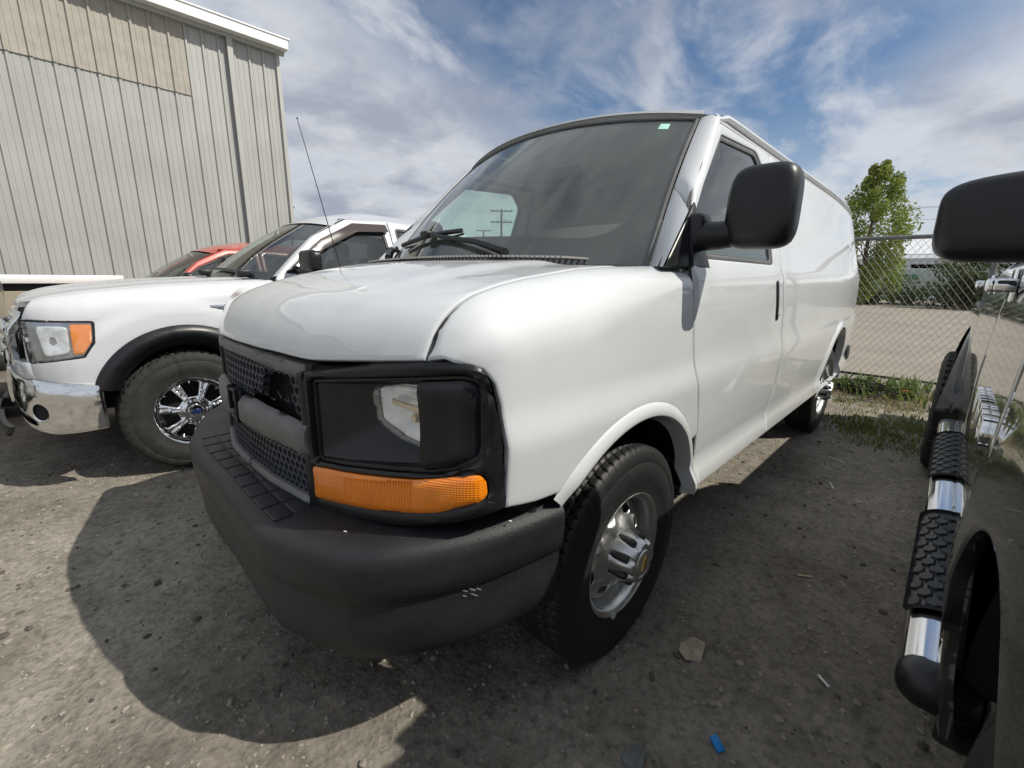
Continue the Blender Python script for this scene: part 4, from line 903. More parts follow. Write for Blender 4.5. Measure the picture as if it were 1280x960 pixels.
    w1 = spoke_wheel(root, (0, (.995-tuck)*hw, .40)) if spoke else spoke_wheel(root, (0, (.995-tuck)*hw, .40), chrome=MT['steelwheel'], emblem=False)
    for (x, s) in ((wb, 1), (0, -1), (wb, -1)):
        c = copy_tree(w1, root); c.location = (x, s*(.995-tuck if not (dually and x < -1) else 1.06)*hw, .40); c.rotation_euler = (0, .8, 0 if s > 0 else pi)
    k = MB(); k.box((-1.9, 0, .52), (4.6, 1.0, .2)); k.box((-1.6, 0, .47), (1.9, 1.80*hw, .06)); k.box((.62, 0, .5), (.3, 1.4, .2)); k.add(*tube([(wb, -.8, .40), (wb, .8, .40)], .07, 10)); k.add(*tube([(0, -.8, .40), (0, .8, .40)], .05, 10)); k.build('underbody', MT['under'], root)
    k = MB(); k.box((.45, 0, .85), (.1, 1.5, .5)); k.box((0, 0, .8), (1.3, .9, .5)); k.build('engine', MT['dark'], root)
    # cab inside
    k = MB(); k.box(((d0+d2)/2-.1, 0, .62), (d0-d2, 1.8*hw, .03)); k.build('cab_floor', MT['interior'], root)
    k = MB(); k.add(*rbox((.40, 1.55*hw, .28), .06, 3, (d0-.12, 0, 1.10))); k.build('dashboard', MT['interior'], root)
    for s in (1, -1):
        k = MB(); k.add(*rbox((.14, .50, .66), .06, 3, (d0-1.05, .38*s, 1.15), Matrix.Rotation(R(-14), 4, 'Y'))); k.add(*rbox((.09, .26, .17), .04, 3, (d0-1.14, .38*s, 1.56))); k.add(*rbox((.5, .5, .16), .05, 2, (d0-.80, .38*s, .85))); k.build('seat', MT['interior'], root)
    k = MB(); k.add(*rbox((.16, 1.4, .66), .06, 3, (d2+.25, 0, 1.12))); k.build('rear_seat', MT['interior'], root)
    for s in (1, -1):
        k = MB(); k.box(((d0+d2)/2, .90*s*hw, .98), (d0-d2-.3, .03, .52)); k.build('door_trim', MT['interior'], root)
    k = MB()
    for i in range(14): k.box((d0+.10, -.65+i*.1, 1.272), (.10, .06, .008))
    k.build('cowl_vents', MT['plastic'], root)
    for y0 in (.55, -.25):
        k = MB(); a = ws2(np.array([y0/.8]), np.array([.03]), .03)[0]; b = ws2(np.array([(y0-.62)/.8]), np.array([.10]), .025)[0]; k.add(*tube([a, (a+b)/2+np.array([.01, 0, .01]), b], [.012, .012, .008], 6)); k.add(*rbox((.10, .09, .05), .015, 2, a)); k.build('wiper', MT['plastic'], root)
    if mirror:
        V, Fq = superell((.13, .26, .17), 4.5, 30, 18); V[:, 0] *= np.where(V[:, 0] > 0, 1.0, .4)
        mr_ = mesh('side_mirror', V, Fq, MT['plastic'], root, 60, loc=(d0-.20, 1.12*hw, 1.40)); k = MB(); k.add(*rbox((.09, .22, .06), .02, 2, (.01, -.17, -.07))); ar_ = k.build('mirror_arm', MT['plastic'], mr_); m2_ = mirror_of(mr_); mirror_of(ar_, m2_)
    return S2
# ---- white pickup beside the van
wt = empty('pickup_truck', (.68, -2.9, 0), 0, 'white pickup truck with chrome bumper and orange marker lamp parked left of the van', 'pickup truck', 'pickup trucks beside the van')
S2w = pickup(wt, MT['white2'])
def letters(root, s, size, x, z, m, S_, sgn=1, depth=.012, base=.004, bold=.0, stretch=1.0, name='lettering', yaw=0):
    """raised letters on a body side; sgn 1 for the left side, -1 for the right"""
    y = float(S_(np.array([x]), np.array([z]))[0])+base
    # text lies in its xy plane facing +z; stand it up facing +y (left) or -y (right)
    rot = Matrix.Rotation(pi, 4, 'Z') @ Matrix.Rotation(R(90), 4, 'X') if sgn > 0 else Matrix.Rotation(R(90), 4, 'X')
    return text(name, s, size, depth, m, root, Matrix.Translation((x, y*sgn, z)) @ Matrix.Rotation(yaw, 4, 'Z') @ rot @ Matrix.Scale(stretch, 4, (1, 0, 0)), .002, bold)
for o_ in wt.children_recursive:                                # its nose is short: draw the front in towards the wheel
    if o_.type == 'MESH' and abs(o_.location.y) < 1e-6 and o_.parent.name.split('.')[0] != 'wheel':
        c_ = np.empty(len(o_.data.vertices)*3); o_.data.vertices.foreach_get('co', c_); c_ = c_.reshape(-1, 3)
        if o_.location.x > .45: o_.location.x = .45+(o_.location.x-.45)*.80; continue
        if c_[:, 0].max() > .45 and o_.location.length < 1e-6: c_[:, 0] = np.where(c_[:, 0] > .45, .45+(c_[:, 0]-.45)*.80, c_[:, 0]); o_.data.vertices.foreach_set('co', c_.ravel()); o_.data.update()
k = MB(); yb_ = float(S2w(np.array([-.33]), np.array([1.08]))[0])
k.add(*rbox((.27, .012, .038), .005, 2, (-.30, yb_+.002, 1.085))); bdg = k.build('fender_badge', MT['chrome'], wt); bdg2 = mirror_of(bdg)
letters(wt, 'F-150', .042, -.30, 1.085, MT['seal'], S2w, 1, .006, .010, .0008).parent = bdg
# ---- black truck at the right edge
bt = empty('pickup_truck', (.66, 2.785, 0), R(-.3), 'glossy black crew cab truck with chrome running board at the right edge', 'pickup truck', 'pickup trucks beside the van')
S2b = pickup(bt, MT['blackpaint'], d0=-.50, d1=-1.42, d2=-2.80, bed_end=-5.0, wb=-3.55, visor=False, dually=True, chrome=True, handles=MT['chrome'], handle_x=(-1.18, -2.48), mirror=False, bed_top=1.10, tail=False, flares=False, tuck=.075, hz=1.235)
bt.scale = (1.06, 1.06, 1.06)
for o_ in bt.children_recursive:                                # this cab sits lower above its high belt line
    if o_.type == 'MESH' and o_.parent is not None and o_.location.length < 1e-6:
        c_ = np.empty(len(o_.data.vertices)*3); o_.data.vertices.foreach_get('co', c_); c_ = c_.reshape(-1, 3)
        if c_[:, 2].max() > 1.31: c_[:, 2] = np.where(c_[:, 2] > 1.29, 1.29+(c_[:, 2]-1.29)*.74, c_[:, 2]); o_.data.vertices.foreach_set('co', c_.ravel()); o_.data.update()
# wide rear fender lips over the dual wheels
for s in (1, -1):
    def ff(a, t, s=s):
        wv = .955+(.015+.085*(1-np.sin(np.clip(a, 0, pi)))**.7)*t
        return np.stack([-3.55+(.50-.02*t*t)*np.cos(a), wv*s, .475+(.53-.02*t*t)*np.sin(a)], 1)
    P, Fc = gridmesh(ff, np.linspace(-.12, pi+.12, 36), np.linspace(0, 1, 7)); mesh('rear_fender', P, Fc if s < 0 else [q[::-1] for q in Fc], MT['blackpaint'], bt, 60)
# chrome letters on the door
letters(bt, 'L I M I T E D', .075, -.82, .955, MT['chrome'], S2b, -1, .010, .004, .003, 1.0)
# mirror, arm, running board
V, Fq = superell((.15, .32, .168), 5.0, 36, 22); V[:, 0] *= np.where(V[:, 0] > 0, 1.0, .4); V[:, 2] *= 1-.12*np.clip(-V[:, 1]/.15, 0, 1)*(V[:, 2] > 0)
bm_ = mesh('side_mirror', V, Fq, MT['plastic'], bt, 60, loc=(-.755, -.968, 1.363)); k = MB(); k.add(*rbox((.08, .16, .05), .02, 2, (.0, .20, -.06))); ba_ = k.build('mirror_arm', MT['plastic'], bm_); bm2 = mirror_of(bm_); mirror_of(ba_, bm2)
def board(s):
    y0 = -.965*s if s > 0 else .965
    k = MB(); xs_ = np.linspace(-.50, -2.75, 12)
    def oval(x):
        return [(x, y0+.062*cos(t), .475+.042*sin(t)) for t in np.linspace(0, 2*pi, 20, endpoint=False)]
    V = [p for x in xs_ for p in oval(x)]; n = 20
    Fq = [(i*n+j, i*n+(j+1) % n, (i+1)*n+(j+1) % n, (i+1)*n+j) for i in range(len(xs_)-1) for j in range(n)]
    bd = mesh('running_board', V, Fq, MT['chrome'], bt, 60)
    V, Fq = superell((.10, .126, .086), 2.6, 20, 12); e1 = mesh('end_cap', V, Fq, MT['plastic'], bd, 60, loc=(-.50, y0, .475)); e2 = mesh('end_cap', e1.data.vertices and V, Fq, MT['plastic'], bd, 60, loc=(-2.75, y0, .475))
    for (xa, xb_) in ((-.70, -1.32), (-1.72, -2.42)):
        def pm(x, v): t = v*1.25; return np.stack([x, y0+.064*np.sin(t)*-1, .475+.044*np.cos(t)+.004*np.ones_like(x)], 1)
        pd = panel('step_tread', rpoly([(xa, -1), (xb_, -1), (xb_, 1), (xa, 1)], .03), pm, MT['plastic'], bd, grid=.2 if False else .10, thick=.008, r=.002, flip=(pm(np.array([xa-.01]), np.array([0.]))[0][0] > 0))
        tr = MB()
        for i in range(int(abs(xb_-xa)/.042)):
            for j in range(4):
                v = -.72+j*.48+(.24 if i % 2 else 0)
                if v > .9: continue
                x = xa-.03-i*.042; p = pm(np.array([x]), np.array([v]))[0]; t = v*1.25
                hx = [(x+.024*cos(q), v+.24*sin(q)) for q in np.linspace(0, 2*pi, 6, endpoint=False)]
                lo_ = [pm(np.array([a]), np.array([b]))[0]-np.array([0, 0, .002]) for a, b in hx]; hi_ = [pm(np.array([x+(a-x)*.82]), np.array([v+(b-v)*.82]))[0]+np.array([0, -.006*sin(t), .006*cos(t)]) for a, b in hx]
                tr.add(lo_+hi_, [(q, (q+1) % 6, 6+(q+1) % 6, 6+q) for q in range(6)]+[(6, 7, 8, 9, 10, 11)])
        tag(tr.build('tread_studs', MT['bumper'], bd, 30), kind='stuff')
    for x in (-.8, -2.5): 
        k = MB(); k.box((x, y0*.9, .45), (.05, .22, .02)); k.build('board_bracket', MT['under'], bd)
board(1); board(-1)
# ---- red pickup behind the white one, silver one at the left edge
rt_ = empty('parked_vehicle', (.90, -5.75, -.17), 0, 'red vehicle mostly hidden behind the white pickup, only its roof and windshield showing', 'vehicle', 'vehicles parked by the metal building')
pickup(rt_, MT['red'], visor=False, handles=MT['plastic'], chrome=False, spoke=False, grille_mat=MT['plastic'], hw=.92)
for o_ in rt_.children_recursive:                               # short bonnet
    if o_.type == 'MESH' and abs(o_.location.y) < 1e-6 and o_.location.length < 1e-6 and o_.parent.name.split('.')[0] != 'wheel':
        c_ = np.empty(len(o_.data.vertices)*3); o_.data.vertices.foreach_get('co', c_); c_ = c_.reshape(-1, 3)
        if c_[:, 0].max() > .0: c_[:, 0] = np.where(c_[:, 0] > -.2, -.2+(c_[:, 0]+.2)*.56, c_[:, 0]); o_.data.vertices.foreach_set('co', c_.ravel()); o_.data.update()
for o_ in list(rt_.children):
    if o_.name.split('.')[0] == 'wheel' and o_.location.x > -1: o_.location.x = -.09
sv = empty('parked_vehicle', (6.38, -4.95, 0), 0, 'silver vehicle at the far left edge in front of the white pickup grille', 'vehicle', 'vehicles parked by the metal building')
pickup(sv, MT['silver'], visor=False, handles=MT['chrome'], chrome=False, spoke=False, bed_top=1.2, tail=False)
# ================================================================== THE PLACE
def vnoise(x, y, seed=0):
    """value noise on numpy arrays"""
    def h(i, j): n = (i*374761393+j*668265263+seed*1442695041).astype(np.int64); n = (n ^ (n >> 13))*1274126177; return ((n ^ (n >> 16)) & 0xffff)/65535.0
    xi, yi = np.floor(x).astype(np.int64), np.floor(y).astype(np.int64); fx, fy = x-xi, y-yi; fx = fx*fx*(3-2*fx); fy = fy*fy*(3-2*fy)
    return (h(xi, yi)*(1-fx)+h(xi+1, yi)*fx)*(1-fy)+(h(xi, yi+1)*(1-fx)+h(xi+1, yi+1)*fx)*fy
def gheight(x, y):
    lo = .036*(vnoise(x*.9, y*.9, 1)-.5)+.022*(vnoise(x*3.1, y*3.1, 2)-.5)
    hi = .012*(vnoise(x*11, y*11, 3)-.5)+.008*np.clip(vnoise(x*27, y*27, 4)-.55, 0, 1)+.005*(vnoise(x*60, y*60, 9)-.5)
    d = np.hypot(x-.6, y-.6); return (lo+hi*np.clip(1.5-d/6, 0.15, 1))*np.clip((70-d)/60, 0, 1)-.004
gmt = bpy.data.materials.new('gravel_ground'); gmt.use_nodes = True; t = gmt.node_tree; b = t.nodes['Principled BSDF']; b.inputs['Roughness'].default_value = .95; b.inputs['Specular IOR Level'].default_value = .2
tcn = t.nodes.new('ShaderNodeTexCoord')
def gn(sc, det, rg=.65):
    n = t.nodes.new('ShaderNodeTexNoise'); n.inputs['Scale'].default_value = sc; n.inputs['Detail'].default_value = det; n.inputs['Roughness'].default_value = rg; t.links.new(tcn.outputs['Object'], n.inputs['Vector']); return n.outputs['Fac']
def grmp(x, stops):
    r = t.nodes.new('ShaderNodeValToRGB'); t.links.new(x, r.inputs[0]); e = r.color_ramp.elements
    e[0].position, e[0].color = stops[0][0], (*stops[0][1], 1); e[1].position, e[1].color = stops[-1][0], (*stops[-1][1], 1)
    for p, c in stops[1:-1]: k = e.new(p); k.color = (*c, 1)
    return r.outputs[0]
def gmix(f, a, b2, blend='MIX'):
    m = t.nodes.new('ShaderNodeMix'); m.data_type = 'RGBA'; m.blend_type = blend
    if isinstance(f, float): m.inputs[0].default_value = f
    else: t.links.new(f, m.inputs[0])
    t.links.new(a, m.inputs[6]); t.links.new(b2, m.inputs[7]); return m.outputs[2]
c1 = grmp(gn(1.1, 5), [(.35, (.185, .170, .144)), (.5, (.252, .234, .202)), (.65, (.305, .284, .248))])
c2 = grmp(gn(28, 8, .75), [(.30, (.45, .44, .42)), (.5, (1, 1, 1)), (.72, (1.25, 1.22, 1.18))])
vo = t.nodes.new('ShaderNodeTexVoronoi'); vo.inputs['Scale'].default_value = 60; t.links.new(tcn.outputs['Object'], vo.inputs['Vector'])
c3 = grmp(vo.outputs['Color'], [(.0, (.78, .77, .75)), (.55, (1, 1, 1)), (.93, (1.05, 1.03, 1.0)), (.97, (1.7, 1.65, 1.6))])
c4 = grmp(gn(5.5, 4, .6), [(.34, (.80, .79, .77)), (.52, (1, 1, 1)), (.68, (1.10, 1.09, 1.07))]); c5 = grmp(gn(.45, 3, .5), [(.38, (.84, .83, .82)), (.55, (1.03, 1.03, 1.02))])
c1 = gmix(1.0, gmix(1.0, c1, c4, 'MULTIPLY'), c5, 'MULTIPLY')
g1 = gmix(1.0, c1, c2, 'MULTIPLY'); g2 = gmix(1.0, g1, c3, 'MULTIPLY'); t.links.new(g2, b.inputs['Base Color'])
bp = t.nodes.new('ShaderNodeBump'); bp.inputs['Strength'].default_value = .8; bp.inputs['Distance'].default_value = .012
ad = t.nodes.new('ShaderNodeMath'); ad.operation = 'ADD'; t.links.new(gn(45, 7, .75), ad.inputs[0]); ml = t.nodes.new('ShaderNodeMath'); ml.operation = 'MULTIPLY'; ml.inputs[1].default_value = .35; t.links.new(vo.outputs['Distance'], ml.inputs[0]); t.links.new(ml.outputs[0], ad.inputs[1])
t.links.new(ad.outputs[0], bp.inputs['Height']); t.links.new(bp.outputs[0], b.inputs['Normal'])
# one sheet: fine near the camera, coarse to the horizon
def axis_pts(c, fine, half):
    a = [0]; st = fine
    while a[-1] < 1200: a.append(a[-1]+st); st = fine if a[-1] < half else st*1.25
    a = np.array(a); return np.concatenate([c-a[:0:-1], c+a])
gx, gy = axis_pts(.3, .022, 2.6), axis_pts(.3, .022, 2.6)
X, Y = np.meshgrid(gx, gy, indexing='ij'); Z = gheight(X, Y); nx, ny = X.shape
V = np.stack([X.ravel(), Y.ravel(), Z.ravel()], 1); I = np.arange(nx*ny).reshape(nx, ny)
Fq = np.stack([I[:-1, :-1], I[1:, :-1], I[1:, 1:], I[:-1, 1:]], -1).reshape(-1, 4)
me = bpy.data.meshes.new('ground'); me.vertices.add(len(V)); me.vertices.foreach_set('co', V.ravel()); me.loops.add(Fq.size); me.loops.foreach_set('vertex_index', Fq.ravel().astype(np.int32)); me.polygons.add(len(Fq)); me.polygons.foreach_set('loop_start', np.arange(0, Fq.size, 4, dtype=np.int32)); me.update(); me.validate(); me.shade_smooth()
tag(link('ground', me, gmt), kind='structure')
gz = lambda x, y: float(gheight(np.array([x], float), np.array([y], float))[0])
# paved lot beyond the fence, a pale dusty sheet
def sheet(name, x0, x1, y0, y1, z, m, n=24):
    P, Fc = gridmesh(lambda x, y: np.stack([x, y, z+0*x], 1), np.linspace(x0, x1, n), np.linspace(y0, y1, n)); return tag(mesh(name, P, Fc, m, None, 0), kind='structure')
sheet('paved_lot', -33, -6.75, -60, 60, .035, mat('dusty_asphalt', (.20, .18, .15), .95, col2=(.27, .245, .205), vscale=.7, bump=.3, bscale=20, bdist=.01))
# loose stones
def ico():
    bm = bmesh.new(); bmesh.ops.create_icosphere(bm, subdivisions=1, radius=1); bm.verts.index_update(); V = np.array([v.co[:] for v in bm.verts]); Fc = np.array([[v.index for v in f.verts] for f in bm.faces]); bm.free(); return V, Fc
IV, IF = ico()
def stones(name, n, rmin, rmax, m, seed, x0=-4, x1=2.4, y0=-2.6, y1=2.1):
    rg = np.random.default_rng(seed); nv = len(IV); V = np.zeros((n, nv, 3)); c = rg.uniform((x0, y0), (x1, y1), (n, 2))
    r = rmin*(rmax/rmin)**(rg.random(n)**2.2)
    for i in range(n):
        a = rg.uniform(0, 2*pi); s = r[i]*np.array([1, rg.uniform(.5, 1), rg.uniform(.35, .7)]); P = IV*rg.uniform(.75, 1.15, (nv, 1))*s
        V[i] = P @ np.array([[cos(a), sin(a), 0], [-sin(a), cos(a), 0], [0, 0, 1]]); V[i, :, :2] += c[i]
    z = gheight(c[:, 0], c[:, 1]); V[:, :, 2] += (z+r*.12)[:, None]
    Fq = (IF[None]+(np.arange(n)*nv)[:, None, None]).reshape(-1, 3)
    me = bpy.data.meshes.new(name); me.from_pydata(V.reshape(-1, 3), [], Fq); me.update(); tag(link(name, me, m), kind='stuff')
stones('gravel', 16000, .0025, .011, mat('gravel_stone', (.20, .178, .148), .9, col2=(.33, .30, .26), vscale=30), 11)
stones('pale_pebbles', 260, .003, .010, mat('pale_stone', (.30, .285, .26), .85, col2=(.5, .48, .45), vscale=20), 12)
stones('dark_clods', 900, .006, .022, mat('dark_clod', (.085, .075, .062), .95, var=.3, vscale=40), 13)
stones('lot_gravel', 5000, .006, .018, bpy.data.materials['gravel_stone'], 14, -6.5, 3.2, -5, 2.6)
# litter
def at(px, py, z=0.0): return None
def flat_rag(name, loc, pts, m, label, cat, h=.006, seed=1):
    rg = np.random.default_rng(seed); r = empty if False else None
    ph = rg.uniform(0, 6, 4)
    o = panel(name, rpoly(pts, .004), lambda x, y: np.stack([x, y, h+.010*np.sin(x*40+ph[0])*np.cos(y*35+ph[1])+.004*np.sin(x*130+ph[2])], 1), m, None, grid=.012, thick=.002, r=.0008)
    o.location = (loc[0], loc[1], gz(*loc[:2])+.006); return tag(o, label, cat)
lf = flat_rag('dead_leaf', (-.16, 1.19), [(-.05, -.02), (-.01, -.045), (.04, -.03), (.062, .005), (.035, .02), (.03, .045), (-.02, .035), (-.045, .03)], mat('dry_leaf', (.32, .27, .20), .8, var=.3, vscale=40), 'dry pale brown leaf lying on the ground between the van and the black truck', 'leaf', .012)
k = MB(); k.add(*rbox((.042, .024, .012), .003, 2, (0, 0, .006), Matrix.Rotation(.3, 4, 'Y'))); bs = k.build('plastic_scrap', mat('blue_plastic', (.01, .22, .62), .4), None, loc=(.13, 1.385, gz(.13, 1.385)+.006), rot=(0, 0, 1.0)); tag(bs, 'small bright blue plastic scrap on the dark ground', 'litter')
V, Fq = superell((.075, .06, .03), 2.6, 14, 9); st_ = mesh('flat_stone', V*(1+.12*np.sin(V[:, :1]*90)), Fq, mat('grey_stone', (.13, .145, .14), .85, var=.2, vscale=30), None, 30, loc=(.33, 1.235, gz(.33, 1.235)+.004)); tag(st_, 'flat grey stone half sunk in the dirt near the blue scrap', 'stone')
def scrap(loc, l, rz, m, label, cat, nm):
    k = MB(); k.add(*rbox((l, .010, .003), .001, 1, (0, 0, .004))); o = k.build(nm, m, None, loc=(loc[0], loc[1], gz(*loc)+.004), rot=(0, .05, rz)); return tag(o, label, cat, 'white scraps on the ground' if nm == 'paper_scrap' else None)
wpl = mat('white_litter', (.62, .62, .60), .6); strw = mat('straw', (.45, .38, .24), .8)
scrap((-2.2, 1.28), .10, .4, wpl, 'thin white scrap lying on the ground beside the van sill', 'litter', 'paper_scrap'); scrap((-2.75, 1.22), .12, 1.2, wpl, 'white scrap farthest back on the ground near the rear wheel of the van', 'litter', 'paper_scrap')
scrap((-.95, 1.38), .06, 2.2, strw, 'short pale straw near the chrome running board', 'litter', 'straw'); scrap((-.33, 1.56), .045, .9, wpl, 'small white scrap right beside the running board end cap', 'litter', 'paper_scrap')
# ---- corrugated metal building: sheets, skylight strip, trims, eave
WY, WX0 = -11.0, -3.50
bd = empty('metal_building', (0, WY, 0), 0, 'pale grey corrugated metal building with white eave on the left', 'building')
wm = mat('ribbed_sheet_metal', (.395, .402, .385), .45, metal=.15, var=.06, vscale=.8, rvar=.08); wm2 = mat('ribbed_sheet_metal_light', (.42, .425, .405), .45, metal=.15, var=.05, vscale=.9, rvar=.08)
fib = mat('weathered_fibreglass', (.335, .318, .275), .65, col2=(.40, .385, .34), vscale=5, var=.1)
def sheet_profile(x0, nrib=3, pitch=.305, amp=.035):
    P = []
    for i in range(nrib):
        b_ = x0+i*pitch
        P += [(b_+.000, 0), (b_+.055, 0), (b_+.060, .007), (b_+.095, .007), (b_+.10, 0), (b_+.165, 0), (b_+.170, .007), (b_+.20, .007), (b_+.205, 0), (b_+.232, 0), (b_+.252, amp), (b_+.284, amp), (b_+.304, 0)]
    P.append((x0+nrib*pitch, 0)); return P
ZE, ZS = 6.45, 5.05
def ribbed(name, x0, z0, z1, m, par, off=0.0, th=.012, nrib=3):
    P = sheet_profile(x0, nrib); V = []; 
    for (x, y) in P: V += [(x, y+off, z0), (x, y+off, z1), (x, y+off-th, z0), (x, y+off-th, z1)]
    n = len(P); Fc = []
    for i in range(n-1):
        a, c = i*4, (i+1)*4; Fc += [(a, a+1, c+1, c), (a+2, c+2, c+3, a+3), (a+1, a+3, c+3, c+1), (a, c, c+2, a+2)]
    Fc += [(0, 2, 3, 1), (n*4-4, n*4-3, n*4-1, n*4-2)]
    return mesh(name, V, [f[::-1] for f in Fc], m, par, 0)
x = WX0+.04; i = 0
while x < 16:
    ribbed('wall_sheet', x, -.02, ZE, wm, bd, .003*(i % 2)); 
    if i >= 2 and i < 16: ribbed('skylight_sheet', x, ZS, ZE-.02, fib, bd, .022+.003*(i % 2))
    x += .915; i += 1
k = MB(); k.box((6.3, -5.2, 3.2), (19.4, 10.1, 6.4)); k.build('shell', wm, bd)
k = MB(); k.box((WX0-.01, .02, 3.2), (.08, .08, 6.42)); k.build('corner_trim', wm2, bd)
k = MB(); k.box((WX0+1.02, .085, 3.2), (.11, .07, 6.4)); k.build('downspout', wm2, bd)
eave = mat('white_eave_metal', (.78, .80, .80), .4, metal=.1, var=.03)
k = MB(); k.box((6.3, .16, ZE+.13), (19.95, .34, .20)); k.build('eave_gutter', eave, bd); k = MB(); k.box((6.3, .10, ZE+.245), (20.05, .50, .03)); k.build('eave_cap', eave, bd); k = MB(); k.box((6.3, .07, ZE-.01), (19.9, .10, .07)); k.build('eave_flashing', mat('eave_shadow_metal', (.42, .46, .44), .5, metal=.2), bd)  # flashing strip is grey-green, darker than the gutter
P, Fc = gridmesh(lambda x, y: np.stack([x, y, ZE+.26+.12*np.clip(-y, 0, 5.2)-.12*np.clip(-y-5.2, 0, 9)], 1), np.array([WX0-.15, 16.2]), np.array([.3, -5.2, -10.4])); mesh('roof', P, [f[::-1] for f in Fc], eave, bd, 0)
# ---- white-railed trailer in front of the wall, left edge
trl = empty('trailer', (3.2, -7.35, 0), 0, 'tan sided trailer with a white top rail at far left by the metal wall', 'trailer')
k = MB(); k.add(*rbox((6.2, .10, .11), .015, 2, (.35, .42, 1.20))); k.build('top_rail', eave, trl)
k = MB(); k.box((.35, .33, 1.10), (6.1, .05, .12)); k.build('rail_recess', MT['seal'], trl)  # shadow gap under the rail, put in as a near-black box
tan = mat('tan_panel', (.33, .29, .22), .6, var=.08, vscale=2)
for j in range(5):
    k = MB(); k.add(*rbox((1.20, .05, .62), .01, 1, (-2.08+j*1.215, .40, .74))); k.build('side_panel', tan, trl)
k = MB(); k.box((.35, -.35, .60), (6.1, 1.5, .1)); k.box((.35, -.35, .40), (5.8, .2, .3)); k.build('deck', MT['under'], trl)
for x_ in (-.6, .5):
    w_ = spoke_wheel(trl, (x_, .55, .32), R_=.32, Wd=.2, Rr=.19, chrome=MT['steelwheel'], emblem=False)
    for c_ in [w_]: c_.scale = (.8, .8, .8)
# ---- chain-link fence along the back of the lot
FX, FY0, FY1, FH = -5.95, -16.0, 9.0, 1.83
fn = empty('chain_link_fence', (FX, 0, 0), R(-2.2), 'galvanised chain link fence with pipe top rail along the back of the lot', 'fence')
galv = mat('galvanised_wire', (.20, .205, .20), .6, metal=.35, var=.2, vscale=20)
P_ = .072; rows = int(FH/P_); wires = []
k = MB(); wr = .0020
def prism(a, b_, r):
    a, b_ = np.array(a), np.array(b_); d = b_-a; d /= np.linalg.norm(d); u = np.array([1., 0, 0]); v = np.cross(d, u); 
    return np.array([p+r*(cos(q)*u+sin(q)*v) for p in (a, b_) for q in (0, 2.094, 4.189)]), [(0, 1, 4, 3), (1, 2, 5, 4), (2, 0, 3, 5)]
L_ = FH-.06
for s in (1, -1):
    y = FY0-L_
    while y < FY1+L_:
        ya, yb = y, y+s*L_*.75; za, zb_ = .03, .03+L_
        lo, hi = min(ya, yb), max(ya, yb)
        if hi > -6 and lo < 5: k.add(*prism((s*.004, ya, za), (s*.004, yb, zb_), wr))
        y += P_
tag(k.build('wire_mesh', galv, fn, 0), kind='stuff')
k = MB(); k.add(*tube([(0, FY0, FH), (0, FY1, FH)], .024, 8)); k.build('top_rail', galv, fn, 40)
k = MB(); k.add(*tube([(0, FY0, .05), (0, FY1, .05)], .003, 5)); k.build('tension_wire', galv, fn)
for y in np.arange(-13.25, 9, 3.03):
    k = MB(); k.add(*tube([(-.03, y, -.05), (-.03, y, FH+.0)], .028, 10)); V, Fq = superell((.08, .08, .06), 2, 12, 8); k.add(V+np.array([-.03, y, FH+.02]), Fq); k.build('post', galv, fn)
# ---- foliage
def leaves(centres, radii, n, size, rg, up=.3):
    """many small bent leaf faces spread through ellipsoid clumps"""
    V, Fc = [], []; c = centres[rg.integers(0, len(centres), n)] if np.ndim(radii) == 0 else None
    idx = rg.integers(0, len(centres), n); d = rg.normal(size=(n, 3)); d /= np.linalg.norm(d, axis=1)[:, None]; rr = rg.random(n)**.42
    p = centres[idx]+d*rr[:, None]*radii[idx]
    a = rg.normal(size=(n, 3)); a /= np.linalg.norm(a, axis=1)[:, None]; b_ = np.cross(a, rg.normal(size=(n, 3))); b_ /= np.linalg.norm(b_, axis=1)[:, None]
    s = size*rg.uniform(.6, 1.35, n)[:, None]
    q = np.stack([p-a*s, p+b_*s*.55, p+a*s, p-b_*s*.55], 1); q[:, 1, 2] += .15*s[:, 0]; q[:, 3, 2] += .15*s[:, 0]
    return q.reshape(-1, 3), (np.arange(n)[:, None]*4+np.arange(4)).tolist()
def leaf_mat(name, c, c2, sc=1.2):
    m = mat(name, c, .6, col2=c2, vscale=sc, coord='Object', detail=4); b = m.node_tree.nodes['Principled BSDF']
    t_ = m.node_tree; tr = t_.nodes.new('ShaderNodeBsdfTranslucent'); mx = t_.nodes.new('ShaderNodeMixShader'); mx.inputs[0].default_value = .35
    src = [l.from_socket for l in t_.links if l.to_socket == b.inputs['Base Color']][0]; t_.links.new(src, tr.inputs[0]); o = [n for n in t_.nodes if n.type == 'OUTPUT_MATERIAL'][0]
    t_.links.new(b.outputs[0], mx.inputs[1]); t_.links.new(tr.outputs[0], mx.inputs[2]); t_.links.new(mx.outputs[0], o.inputs[0]); return m
LM = leaf_mat('poplar_leaf', (.19, .25, .05), (.30, .36, .09)); LD = leaf_mat('hedge_leaf', (.045, .075, .022), (.085, .12, .035)); LB = leaf_mat('bush_leaf', (.06, .085, .03), (.10, .125, .05)); bark = mat('bark', (.12, .09, .065), .9, var=.3, vscale=12, bump=.6, bscale=30)
